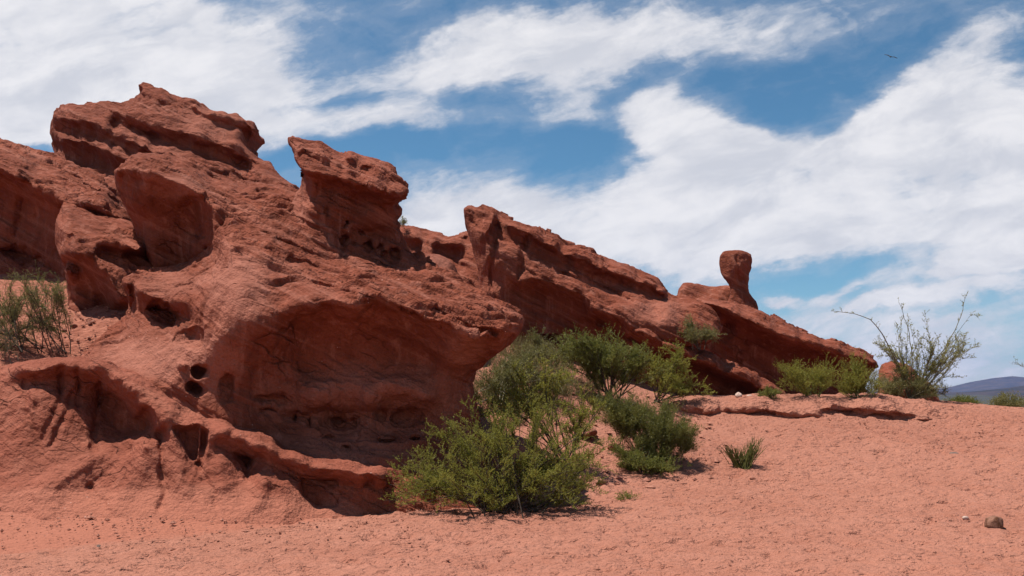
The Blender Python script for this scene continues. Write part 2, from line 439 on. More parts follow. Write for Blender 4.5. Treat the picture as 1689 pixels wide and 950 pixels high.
def seg_dist(Q, pts, closed=False):
    pts = np.array(pts, float)[:, :2]
    nxt = np.roll(pts, -1, 0) if closed else pts[1:]
    cur = pts if closed else pts[:-1]
    best = np.full(len(Q), 1e9)
    for a, b in zip(cur, nxt):
        ab = b - a; t = np.clip(((Q - a) @ ab) / max(ab @ ab, 1e-9), 0, 1)
        best = np.minimum(best, np.hypot(*(Q - a - t[:, None] * ab).T))
    return best


def inside_poly(Q, pts):
    pts = np.array(pts, float); n = len(pts); ins = np.zeros(len(Q), bool); j = n - 1
    for i in range(n):
        xi, yi = pts[i]; xj, yj = pts[j]
        cond = ((yi > Q[:, 1]) != (yj > Q[:, 1]))
        xx = (xj - xi) * (Q[:, 1] - yi) / ((yj - yi) if yj != yi else 1e-9) + xi
        ins ^= cond & (Q[:, 0] < xx); j = i
    return ins


def smooth_poly(pts, it=1):
    P = np.array(pts, float)
    for _ in range(it):
        N = np.roll(P, -1, 0)
        P = np.stack([P * 0.78 + N * 0.22, P * 0.22 + N * 0.78], 1).reshape(-1, 2)
    return P


def smax(a, b, k):
    h = np.maximum(k - np.abs(a - b), 0) / k
    return np.maximum(a, b) + h * h * k * 0.25


def bilin(M, u, v):
    h, wd = M.shape
    u = np.clip(u, 0, wd - 1.001); v = np.clip(v, 0, h - 1.001)
    i = u.astype(np.int32); j = v.astype(np.int32); fu = u - i; fv = v - j
    return (M[j, i] * (1 - fu) + M[j, i + 1] * fu) * (1 - fv) + (M[j + 1, i] * (1 - fu) + M[j + 1, i + 1] * fu) * fv


def box_blur(M, r):
    if r < 1: return M
    k = 2 * r + 1
    for ax in (0, 1):
        pad = [(0, 0), (0, 0)]; pad[ax] = (r + 1, r)
        cs = np.cumsum(np.pad(M, pad, mode='edge'), axis=ax)
        n = M.shape[ax]
        M = (np.take(cs, range(k, k + n), ax) - np.take(cs, range(0, n), ax)) / k
    return M


def surface_nets(f, org, vs):
    s = f < 0
    c = np.zeros(tuple(n - 1 for n in f.shape), np.int8)
    nx, ny, nz = c.shape
    OFF = [(a, b, d) for a in (0, 1) for b in (0, 1) for d in (0, 1)]
    for (a, b, d) in OFF: c += s[a:a + nx, b:b + ny, d:d + nz]
    cells = np.argwhere((c > 0) & (c < 8))
    idx = np.full(c.shape, -1, np.int32); idx[tuple(cells.T)] = np.arange(len(cells))
    val = {o: f[cells[:, 0] + o[0], cells[:, 1] + o[1], cells[:, 2] + o[2]] for o in OFF}
    pos = np.zeros((len(cells), 3), np.float32); cnt = np.zeros(len(cells), np.float32)
    for a in OFF:
        for ax in range(3):
            if a[ax]: continue
            b = list(a); b[ax] = 1; b = tuple(b)
            fa, fb = val[a], val[b]; m = (fa < 0) != (fb < 0)
            t = np.where(m, fa / np.where(m, fa - fb, 1), 0)
            q = np.tile(np.array(a, np.float32), (len(cells), 1)); q[:, ax] = t
            pos += q * m[:, None]; cnt += m
    V = (cells + pos / cnt[:, None]) * vs + org
    quads = []
    for ax in range(3):
        sl0 = [slice(None)] * 3; sl1 = [slice(None)] * 3
        sl0[ax] = slice(0, -1); sl1[ax] = slice(1, None)
        A, B = s[tuple(sl0)], s[tuple(sl1)]
        e = np.argwhere(A != B)
        o1, o2 = [(1, 2), (2, 0), (0, 1)][ax]
        ok = (e[:, o1] >= 1) & (e[:, o2] >= 1) & (e[:, o1] < f.shape[o1] - 1) & (e[:, o2] < f.shape[o2] - 1)
        e = e[ok]; fl = A[tuple(e.T)]
        def cell(d1, d2):
            q = e.copy(); q[:, o1] += d1; q[:, o2] += d2; return idx[tuple(q.T)]
        q = np.stack([cell(-1, -1), cell(0, -1), cell(0, 0), cell(-1, 0)], 1)
        q = np.where(fl[:, None], q, q[:, ::-1])
        quads.append(q)
    return V, np.concatenate(quads)


def vert_normals(V, Q):
    n = np.cross(V[Q[:, 2]] - V[Q[:, 0]], V[Q[:, 3]] - V[Q[:, 1]])
    out = np.zeros_like(V)
    for k in range(3):
        acc = np.zeros(len(V))
        for j in range(4): acc += np.bincount(Q[:, j], n[:, k], len(V))
        out[:, k] = acc
    return out / (np.linalg.norm(out, axis=1, keepdims=True) + 1e-9)


def smooth_verts(V, Q, it, lam=0.5):
    for _ in range(it):
        acc = np.zeros_like(V); cnt = np.zeros(len(V))
        for a, b in ((0, 1), (1, 2), (2, 3), (3, 0)):
            for k in range(3):
                acc[:, k] += np.bincount(Q[:, a], V[Q[:, b], k], len(V)) + np.bincount(Q[:, b], V[Q[:, a], k], len(V))
            cnt += np.bincount(Q[:, a], minlength=len(V)) + np.bincount(Q[:, b], minlength=len(V))
        V = V + lam * (acc / np.maximum(cnt, 1)[:, None] - V)
    return V


def rock(name, label, poly, ctrl, back, group=None, cat='rock', caves=(), grooves=(), pits=(), k=0.25, taper=0.3, blur=1, res=0.0019,
         flake=0.06, strata=0.03, rough=0.03, lump=0.06, drip=0.0, dust_and_light=(), mat=None, wob=3.0, amp_px=1.0):
    poly = smooth_poly(poly, 2)
    ctrl = np.array([np.array(c, float) for c in ctrl])
    # merge near-duplicates
    key = {}
    for cpt in ctrl: key[(round(cpt[0] / 2), round(cpt[1] / 2))] = cpt
    ctrl = np.array(list(key.values()))
    x0, y0 = poly.min(0) - 30; x1, y1 = poly.max(0) + 30
    ST = 2.0
    us = np.arange(x0, x1 + ST, ST); vsx = np.arange(y0, y1 + ST, ST)
    # coarse fit, then refined
    S3 = 3
    uc, vc = us[::S3], vsx[::S3]
    uc = np.append(uc, uc[-1] + ST * S3); vc = np.append(vc, vc[-1] + ST * S3)
    Uc, Vc = np.meshgrid(uc, vc)
    Wt = rbf_fit(ctrl[:, :2], ctrl[:, 2], 5.0)
    Dc = rbf_eval(ctrl[:, :2], Wt, np.stack([Uc.ravel(), Vc.ravel()], 1), 5.0).reshape(Uc.shape)
    U, V2 = np.meshgrid(us, vsx)
    D = bilin(Dc, (U - x0) / (ST * S3), (V2 - y0) / (ST * S3))
    Q2 = np.stack([U.ravel(), V2.ravel()], 1)
    # wobble for carved edges
    pn = np.stack([Q2[:, 0] / 22, Q2[:, 1] / 22, np.full(len(Q2), len(name) * 1.7)], 1)
    Qw = Q2 + wob * np.stack([fbm(pn, 3), fbm(pn + 50, 3)], 1)
    D = box_blur(D, blur)
    for cv in caves:
        cx, cy, rx, ry, dep = cv[:5]; rot = math.radians(cv[5]) if len(cv) > 5 else 0
        dx, dyv = Qw[:, 0] - cx, Qw[:, 1] - cy
        ex = dx * math.cos(rot) + dyv * math.sin(rot); ey = -dx * math.sin(rot) + dyv * math.cos(rot)
        r = np.hypot(ex / rx, ey / ry) + 0.22 * fbm(np.stack([Q2[:, 0] / 9, Q2[:, 1] / 9, np.full(len(Q2), cx)], 1), 2)
        D += (dep * (1 - sstep(0.35, 1.1, r)) * np.clip(0.75 - 0.5 * ey / ry, 0.2, 1.2)).reshape(D.shape)
    for (pts, wd, dep) in grooves:
        d = seg_dist(Qw, pts); gn = fbm(np.stack([Q2[:, 0] / 14, Q2[:, 1] / 14, np.full(len(Q2), pts[0][0])], 1), 3)
        D += (dep * np.clip(0.95 + 0.25 * gn, 0.6, 1.2) * np.exp(-(d / (wd * np.clip(1.0 + 0.3 * gn, 0.6, 1.5))) ** 2)).reshape(D.shape)
    for (pp, dep, soft) in pits:
        d = seg_dist(Qw, pp, True); d = np.where(inside_poly(Qw, pp), d, -d)
        D += (dep * sstep(-soft * 0.3, soft, d)).reshape(D.shape)
    PD = seg_dist(Q2, poly, True); PD = np.where(inside_poly(Q2, poly), -PD, PD).reshape(D.shape)
    gy, gxm = np.gradient(D, ST)
    g = 1 / np.sqrt(1 + (np.hypot(gy, gxm) * F / D) ** 2); g = np.maximum(box_blur(g, 2), 0.12)
    dmin = float(D[PD < 0].min()) - 0.3
    vs = res * (dmin + 0.3)
    lo = np.array([min((x0 + 30 - CX) / F * d for d in (dmin, back)), dmin, min(H + (YH - y1 + 30) / F * d for d in (dmin, back))]) - 0.25
    hi = np.array([max((x1 - 30 - CX) / F * d for d in (dmin, back)), back + 0.2, max(H + (YH - y0 - 30) / F * d for d in (dmin, back))]) + 0.25

    def field(P):
        Y = P[:, 1]
        u = CX + F * P[:, 0] / Y; v = YH - F * (P[:, 2] - H) / Y
        iu, iv = (u - x0) / ST, (v - y0) / ST
        d = bilin(D, iu, iv); gg = bilin(g, iu, iv); pd = bilin(PD, iu, iv)
        a = pd * Y / F + taper * np.maximum(0, Y - d - 0.6)
        b = (d - Y) * gg
        return np.maximum(smax(a, b, k), Y - back).astype(np.float32)

    CS = 5
    nb = np.ceil((hi - lo) / (vs * CS)).astype(int) + 1
    ax = [lo[i] + np.arange(nb[i] + 1) * vs * CS for i in range(3)]
    Gc = np.stack(np.meshgrid(*ax, indexing='ij'), -1).reshape(-1, 3)
    fc = np.concatenate([field(Gc[i:i + 400000]) for i in range(0, len(Gc), 400000)]).reshape(nb + 1)
    sc_ = fc < 0
    mx = np.zeros(nb, bool); mn = np.ones(nb, bool)
    for a in (0, 1):
        for b in (0, 1):
            for d in (0, 1):
                q = sc_[a:a + nb[0], b:b + nb[1], d:d + nb[2]]; mx |= q; mn &= q
    act = mx & ~mn
    for _ in range(1):
        e = act.copy()
        for axx in range(3):
            e |= np.roll(act, 1, axx) | np.roll(act, -1, axx); act2 = e.copy()
            act = act2
    nf = nb * CS + 1
    fine = np.repeat(np.repeat(np.repeat(np.where(sc_[:-1, :-1, :-1], -1.0, 1.0).astype(np.float32), CS, 0), CS, 1), CS, 2)
    fine = np.pad(fine, ((0, 1), (0, 1), (0, 1)), mode='edge')
    blocks = np.argwhere(act)
    loc = np.stack(np.meshgrid(*[np.arange(CS + 1)] * 3, indexing='ij'), -1).reshape(-1, 3)
    for s in range(0, len(blocks), 3000):
        ii = (blocks[s:s + 3000, None] * CS + loc[None]).reshape(-1, 3)
        fine[tuple(ii.T)] = field(lo + ii * vs)
    V, Q = surface_nets(fine, lo, vs); V = V.astype(np.float64)
    del fine
    V = smooth_verts(V, Q, 2)
    N = vert_normals(V, Q)
    # weathering: smooth dusty zones and painted shade falloff, bedding terraces, grit
    u = CX + F * V[:, 0] / V[:, 1]; v = YH - F * (V[:, 2] - H) / V[:, 1]
    du = np.zeros(len(V))
    for (cx, cy, rx, ry, amt) in dust_and_light:
        r = np.hypot((u - cx) / rx, (v - cy) / ry); du = np.maximum(du, amt * (1 - sstep(0.4, 1.15, r + 0.3 * fbm(V * 1.7, 3))))
    calm = 1 - 0.85 * np.clip(du * 1.3, 0, 1)
    a_, b_, s_ = V @ DIP, V @ ACR, V @ BED
    nb_ = N @ BED
    top = sstep(0.25, 0.6, nb_); side = (1 - sstep(0.6, 0.9, nb_)) * sstep(-0.35, 0.15, nb_)
    disp = lump * (fbm(V * 0.9, 3) + 0.35 * fbm(V * 2.4 + 11, 2)) + rough * calm * fbm(V * 3.2, 4) * (0.5 + 0.5 * top)
    st1 = fbm(np.stack([a_ * 0.5, b_ * 0.5, (s_ + 0.1 * fbm(V * 0.8, 2)) * 8.0], 1), 3, 0.6)
    disp += strata * np.clip(st1 * 2.2, -1, 0.7) * side * calm
    disp += rough * 0.35 * calm * np.minimum(fbm(V * 11.0, 3), 0.25)
    wsc = max(1.0, vs / 0.028)
    if drip: disp += drip * fbm(np.stack([V[:, 0] * 4.5, V[:, 1] * 4.5, V[:, 2] * 0.5], 1), 3) * (1 - top)
    V = V + N * disp[:, None]
    patch = sstep(-0.6, -0.05, fbm(V * 0.7 + 31, 3)) * top * calm
    bq = V @ ACR; aq = V @ DIP
    for (wd_, th, fr) in ((0.42, 1.0, 1.0), (0.17, 0.42, 2.2)):
        if flake <= 0: break
        q = bq / (wd_ * wsc) + 1.5 * fbm(np.stack([aq * 0.45 * fr / wsc, bq * 0.7 * fr / wsc, s_ * 0.3], 1) + 7 * fr, 3, 0.5) + 0.35 * fbm(np.stack([aq * 1.6 * fr, bq * 3.0 * fr, s_], 1) + 19 * fr, 3, 0.6)
        fq = q - np.floor(q)
        h = np.where(fq < 0.9, 1 - fq, 0.1 + 0.9 * sstep(0.9, 1.0, fq))   # plates with short broken front edges
        brk = sstep(-0.30, 0.02, fbm(np.stack([aq * 0.8 * fr, bq * 2.0 * fr, s_ * 0.5], 1) + 41 * fr, 3, 0.6))
        V = V + BED * (flake * th * (h - 0.5) * brk * patch)[:, None]
    ck = np.abs(fbm(np.stack([a_ * 0.35, b_ * 3.4, s_ * 0.8], 1) + 3, 3, 0.5))       # partings between the plates, running down dip
    V = V - BED * (min(0.08, flake * 0.9) * (1 - sstep(0.0, 0.075, ck)) * patch * sstep(-0.3, 0.1, fbm(V * 1.3 + 60, 2)))[:, None]
    org = np.array([V[:, 0].mean(), V[:, 1].mean(), V[:, 2].min()])
    me = new_mesh(name, V - org, Q, mat or MAT_ROCK)
    at_ = me.attributes.new('dust_and_light', 'FLOAT', 'POINT'); at_.data.foreach_set('value', du.astype(np.float32))
    o = link(name, me, loc=org)
    tag(o, label, cat, group)
    return o


# -- upper left dome
rock('domed_outcrop', 'broad domed red outcrop with diagonal ribs, highest rock, behind the leaning slab',
     [(82, 235), (84, 212), (91, 173), (120, 168), (150, 166), (175, 170), (205, 164), (231, 156), (228, 141), (237, 135), (262, 147), (300, 158), (345, 170), (390, 183),
      (414, 196), (426, 212), (434, 236), (430, 256), (450, 272), (487, 303), (520, 340), (520, 420), (100, 420), (80, 300)],
     [(92, 176, 24), (150, 171, 24.5), (200, 168, 24.5), (232, 150, 24.2), (240, 140, 24.2), (300, 162, 24.3), (345, 175, 24.3), (390, 188, 24.4), (428, 235, 24.6), (86, 230, 23.8),
      (280, 185, 23.6), (340, 205, 23.3), (395, 225, 23.5), (240, 180, 23.7), (140, 182, 23.7),
      (100, 262, 23.2), (150, 275, 22.8), (200, 300, 22.4), (300, 290, 22.0), (380, 308, 21.6), (440, 290, 22.2), (485, 306, 22.3), (430, 265, 23.0), (450, 330, 21.3), (250, 350, 21.3), (330, 330, 21.2), (90, 300, 23.3), (150, 400, 21.5), (350, 400, 20.5)]
     + lip([(275, 166, 23.7), (300, 168, 23.6), (345, 182, 23.5), (395, 200, 23.7), (420, 220, 24.0)], 0.25, (-4, 12))
     + lip([(193, 184, 23.4), (221, 193, 23.15), (268, 217, 22.85), (316, 222, 22.7), (379, 243, 22.8), (412, 258, 23.1)], 0.34, (-7, 22))
     + lip([(92, 190, 23.5), (140, 196, 22.9), (178, 210, 22.65), (221, 226, 22.5), (265, 243, 22.25), (316, 262, 22.0), (379, 288, 21.9)], 0.4, (-8, 22))
     + lip([(93, 228, 23.3), (136, 227, 22.7), (177, 245, 22.45), (210, 260, 22.3)], 0.45, (-6, 18)),
     28.5, caves=[(306, 180, 26, 12, 0.35, 25), (402, 222, 14, 22, 0.15, 20), (285, 168, 10, 10, .25)], grooves=[([(375, 286), (400, 300), (432, 310)], 6, 0.5)],
     k=0.45, flake=0.07, strata=0.05, rough=0.04, lump=0.16, drip=0.05, blur=2, res=0.0016, dust_and_light=[(350, 200, 60, 40, 0.35), (240, 230, 120, 30, 0.2)])

# -- far left slab
rock('tilted_slab', 'tilted red slab with a sheer shaded wall at the left, below the domed outcrop',
     [(-160, 160), (-60, 205), (0, 229), (18, 233), (40, 246), (85, 256), (110, 268), (160, 290), (200, 340), (216, 362), (245, 430), (255, 540), (150, 590), (-160, 660)],
     [(-150, 180, 21.0), (0, 232, 20.8), (40, 249, 20.5), (85, 262, 20.3), (150, 290, 19.6), (200, 345, 18.5), (-150, 260, 19.0), (60, 280, 19.6), (120, 310, 18.8),
      (-100, 400, 19.2), (0, 400, 19.4), (60, 400, 19.2), (90, 380, 19.0), (40, 440, 19.2), (100, 440, 18.8), (0, 480, 18.5), (150, 420, 18.2), (200, 430, 17.8), (200, 520, 17.0), (0, 560, 18.0), (-150, 600, 18.0)]
     + lip([(-150, 250, 18.7), (-60, 262, 18.6), (0, 280, 18.5), (35, 294, 18.3), (60, 310, 18.3), (79, 321, 18.3), (104, 334, 18.1), (158, 344, 17.8), (196, 358, 17.6)], 0.7, (-3, 14)),
     24.5, grooves=[([(40, 300), (36, 350), (28, 390)], 8, 0.18), ([(80, 262), (140, 305), (190, 335)], 4, 0.3)], caves=[(40, 425, 50, 18, 0.6, 20)],
     k=0.3, flake=0.13, strata=0.05, rough=0.04, lump=0.08, drip=0.06)
rock('ridge_rock', 'dark rock tip rising at the left edge behind the tilted slab',
     [(-120, 190), (-20, 222), (0, 228), (14, 233), (36, 246), (60, 262), (80, 300), (-120, 330)],
     [(-100, 220, 26), (0, 235, 25.8), (30, 250, 26), (0, 300, 25)], 28, k=0.3, flake=0.1, res=0.0024)

# -- second left block
rock('undercut_block', 'small undercut red block with a shadowed hollow, right of the left bush',
     [(92, 408), (91, 380), (99, 346), (106, 337), (126, 344), (166, 358), (214, 362), (238, 405), (256, 450), (256, 540), (110, 545), (116, 515), (112, 460), (99, 428)],
     [(103, 342, 17.2), (130, 350, 17.3), (170, 362, 17.4), (214, 368, 17.3), (94, 400, 16.6), (100, 370, 16.5), (112, 400, 16.2), (130, 385, 16.3), (160, 390, 16.3), (205, 400, 16.3), (240, 420, 16.4),
      (125, 470, 16.6), (150, 500, 16.7), (175, 500, 16.8), (118, 515, 16.4), (195, 515, 16.5), (110, 440, 16.3), (130, 440, 16.5), (210, 470, 15.9), (230, 500, 15.9), (245, 450, 16.0), (200, 540, 15.9), (120, 540, 16)]
     + lip([(100, 425, 16.1), (120, 425, 15.9), (142, 428, 15.75), (165, 446, 15.7), (183, 470, 15.7), (196, 500, 15.8)], 0.7, (-10, 13))
     + lip([(170, 405, 16.0), (205, 408, 15.95), (235, 415, 16.0)], 0.3, (0, 8)),
     19.5, caves=[(228, 430, 26, 14, 0.6, 20), (118, 394, 11, 8, 0.14)], k=0.25, flake=0.12, strata=0.06, rough=0.04, lump=0.06)

# -- leaning slab
rock('leaning_slab', 'leaning red slab with a deep concave shaded face, left of the hooded pillar',
     [(189, 302), (192, 284), (208, 272), (211, 256), (234, 250), (262, 253), (280, 249), (300, 256), (350, 286), (410, 302), (436, 304), (484, 304), (520, 350), (500, 440), (400, 450), (352, 415), (300, 446), (252, 452), (238, 408), (214, 352)],
     [(213, 262, 16.7), (235, 256, 17.0), (290, 262, 17.5), (350, 292, 18.0), (410, 307, 18.5), (480, 310, 18.3), (260, 272, 16.1), (330, 300, 16.2), (400, 330, 16.3), (460, 345, 16.3), (195, 298, 16.2),
      (235, 305, 15.75), (280, 312, 15.75), (320, 330, 15.8), (235, 340, 16.1), (280, 360, 16.3), (320, 370, 16.3), (250, 400, 16.4), (300, 410, 16.5), (335, 390, 16.2), (255, 445, 16.4), (300, 440, 16.6), (345, 410, 16.2), (225, 370, 16.6),
      (380, 360, 15.4), (380, 400, 15.4), (440, 400, 15.2), (480, 430, 15.2), (365, 430, 15.5), (350, 450, 15.8)]
     + lip([(193, 288, 15.9), (215, 282, 15.65), (260, 289, 15.4), (300, 303, 15.3), (330, 320, 15.25), (346, 336, 15.2)], 0.28, (-3, 11))
     + lip([(348, 345, 15.2), (354, 370, 15.15), (352, 400, 15.2), (350, 412, 15.3)], 0.6, (-12, 4)),
     20.5, caves=[(330, 335, 16, 11, 0.15), (205, 290, 10, 8, 0.2)], k=0.22, flake=0.12, strata=0.05, rough=0.04, lump=0.06, drip=0.05, dust_and_light=[(285, 308, 60, 24, 0.5)])

# -- hooded pillar
rock('hooded_pillar', 'hooded rock pillar with an overhanging cap and small holes along its foot',
     [(475, 229), (481, 224), (502, 230), (530, 240), (566, 251), (574, 247), (592, 257), (632, 265), (650, 276), (651, 291), (664, 298), (673, 313), (669, 329), (656, 331), (656, 360), (661, 392), (678, 420), (712, 446), (712, 500),
      (560, 470), (480, 410), (455, 375), (470, 352), (490, 318), (499, 300), (497, 284), (486, 264), (480, 246)],
     [(477, 232, 15.9), (502, 234, 16.0), (566, 256, 16.2), (632, 270, 16.1), (650, 282, 16.0), (490, 250, 15.5), (530, 262, 15.4), (575, 275, 15.4), (620, 290, 15.3), (600, 268, 15.8),
      (500, 300, 15.9), (495, 330, 16.0), (480, 360, 15.8), (508, 340, 15.45), (510, 380, 15.35), (560, 330, 15.5), (610, 350, 15.5), (645, 360, 15.6), (560, 375, 15.55), (610, 390, 15.6), (648, 400, 15.6), (520, 300, 15.55),
      (525, 398, 15.25), (560, 418, 15.2), (610, 432, 15.15), (650, 440, 15.1), (690, 446, 15.2), (665, 415, 15.5), (600, 470, 14.9), (480, 400, 15.2), (700, 480, 14.9)]
     + lip([(480, 262, 15.45), (504, 284, 15.2), (552, 292, 15.0), (590, 306, 14.95), (621, 316, 14.9), (646, 324, 14.95), (666, 326, 15.2)], 0.5, (1, 9))
     + lip([(568, 258, 15.75), (600, 270, 15.65), (630, 282, 15.6), (648, 290, 15.6)], 0.1, (0, 7))
     + lip([(486, 246, 15.6), (520, 256, 15.45), (560, 270, 15.35)], 0.1, (0, 6)),
     19.0, caves=[(567, 400, 11, 19, 0.4), (572, 369, 5, 7, 0.3), (608, 410, 8, 15, 0.3), (585, 405, 5, 11, 0.2), (626, 414, 7, 12, 0.28), (650, 424, 10, 16, 0.35), (637, 420, 5, 9, 0.22), (540, 350, 8, 16, 0.15), (595, 385, 5, 6, .15), (610, 395, 50, 22, .15)],
     k=0.16, flake=0.09, strata=0.05, rough=0.03, lump=0.05, drip=0.05, dust_and_light=[(490, 330, 25, 40, 0.35)])

# -- main overhanging rock
rock('overhanging_rock', 'huge red overhanging rock with layered sloping top and dark hollow face behind the big bush',
     [(203, 470), (205, 456), (226, 447), (300, 440), (345, 412), (352, 385), (346, 345), (360, 325), (420, 318), (480, 330), (540, 395), (600, 418), (650, 432), (690, 420), (712, 432), (750, 456), (770, 461), (800, 488), (838, 503), (861, 519),
      (864, 536), (858, 550), (845, 562), (825, 580), (802, 598), (786, 612), (776, 630), (780, 655), (789, 690), (800, 740), (812, 870), (560, 890), (300, 860), (160, 780), (100, 660), (120, 600), (150, 572), (185, 540), (214, 515), (215, 490)],
     [(352, 335, 16.2), (420, 322, 16.6), (480, 335, 16.2), (560, 408, 16.0), (650, 434, 15.6), (700, 430, 15.4), (770, 466, 14.3), (840, 507, 13.3), (861, 525, 12.9),
      (400, 395, 14.2), (450, 400, 14.2), (420, 360, 15.2), (470, 370, 15.3), (500, 430, 13.9), (600, 460, 13.5), (700, 490, 13.05), (780, 515, 12.85), (550, 455, 13.7), (650, 470, 13.4), (830, 530, 12.6),
      (380, 420, 13.4), (372, 395, 14.1), (360, 470, 12.9), (345, 510, 12.75), (400, 480, 12.6), (450, 470, 12.9), (430, 515, 12.45), (390, 530, 12.4), (470, 490, 12.75), (520, 470, 12.95), (580, 480, 12.75), (660, 485, 12.75),
      (500, 545, 12.95), (560, 545, 13.1), (620, 550, 13.15), (680, 570, 13.1), (500, 590, 13.15), (580, 595, 13.3), (650, 595, 13.25), (700, 600, 13.2), (740, 640, 13.1), (775, 640, 13.4), (500, 630, 12.95), (580, 635, 12.95), (660, 635, 12.92), (520, 658, 12.85), (610, 660, 12.85), (700, 655, 12.9),
      (745, 575, 12.6), (765, 590, 12.75), (800, 590, 12.9), (785, 608, 13.2), (720, 565, 12.75), (840, 562, 12.75),
      (455, 570, 12.7), (440, 600, 12.75), (410, 640, 12.72), (375, 600, 12.5), (362, 560, 12.4), (420, 555, 12.5), (340, 590, 12.5), (400, 590, 12.55), (440, 540, 12.45),
      (440, 665, 12.9), (480, 690, 13.15), (560, 700, 13.4), (640, 695, 13.35), (700, 687, 13.3), (740, 700, 13.1), (790, 700, 13.3),
      (440, 720, 12.8), (520, 735, 12.75), (600, 745, 12.65), (680, 735, 12.75), (750, 760, 12.75), (800, 780, 12.9),
      (500, 790, 12.1), (600, 800, 12.0), (700, 800, 12.2), (800, 830, 12.4), (650, 850, 11.9), (400, 800, 12.2), (700, 870, 11.9),
      (207, 460, 14.3), (226, 451, 14.9), (255, 450, 15.6), (300, 443, 15.9), (344, 416, 15.7), (330, 450, 14.3), (300, 470, 14.0), (345, 480, 13.1), (260, 470, 14.2),
      (216, 500, 14.3), (196, 530, 14.3), (240, 545, 13.6), (200, 560, 13.7), (150, 580, 13.4), (120, 600, 13.4), (250, 590, 13.0), (300, 545, 13.1), (305, 590, 12.75), (350, 630, 12.55), (330, 665, 12.5), (230, 620, 12.7), (280, 640, 12.6), (200, 600, 13.0),
      (380, 690, 12.5), (300, 700, 12.5), (200, 700, 12.7), (120, 660, 13.2), (300, 800, 12.4), (200, 780, 12.6)]
     + lip([(484, 512, 12.42), (504, 507, 12.4), (536, 494, 12.5), (577, 503, 12.4), (621, 491, 12.45), (678, 507, 12.35), (713, 526, 12.25), (755, 546, 12.22), (779, 550, 12.2), (814, 553, 12.25), (852, 547, 12.5)], 0.3, (0, 18))
     + lip([(208, 468, 14.0), (232, 482, 13.75), (265, 498, 13.6), (298, 512, 13.45)], 0.25, (0, 10)),
     17.2, caves=[(268, 516, 32, 17, 0.7, 25), (318, 560, 30, 22, 0.4, 10), (331, 613, 17, 12, 0.55, -14), (322, 641, 16, 9, 0.6, 14), (302, 605, 8, 12, -0.15), 
                  (488, 690, 8, 11, .35), (510, 698, 5, 15, .25), (566, 700, 38, 13, .3, 4), (590, 694, 10, 10, .2), (668, 690, 30, 16, .35, -8), (628, 686, 8, 9, .15), (686, 724, 8, 5, .3), (573, 738, 11, 5, .25), (440, 680, 20, 7, .15), (375, 640, 16, 28, 0.2), (455, 660, 36, 12, .15), (550, 684, 95, 16, .22),
                  (640, 725, 20, 4, .2), (540, 722, 24, 4, .2), (640, 640, 60, 26, -.1), (530, 645, 50, 22, -.1)],
     grooves=[([(480, 425), (520, 440), (575, 455), (590, 465)], 5, 0.25), ([(520, 465), (560, 480), (585, 490)], 5, 0.25), ([(460, 395), (490, 410), (545, 430)], 5, 0.25), ([(610, 470), (680, 500), (730, 520)], 5, 0.18), ([(660, 455), (740, 490), (800, 515)], 5, 0.18),
              ([(720, 515), (770, 540), (815, 550)], 5, 0.2), ([(215, 465), (222, 490), (215, 520)], 5, 0.4)],
     k=0.18, flake=0.14, strata=0.03, rough=0.035, lump=0.06, drip=0.06, blur=1, res=0.0017,
     dust_and_light=[(385, 480, 65, 85, 0.6), (260, 590, 130, 50, 0.75), (350, 600, 50, 70, 0.6), (765, 575, 40, 35, 0.6), (290, 470, 80, 30, 0.35), (560, 740, 150, 40, 0.5), (600, 660, 190, 70, 0.6)])  # dusty pink zones; the last also paints the overhang's shade paler lower down

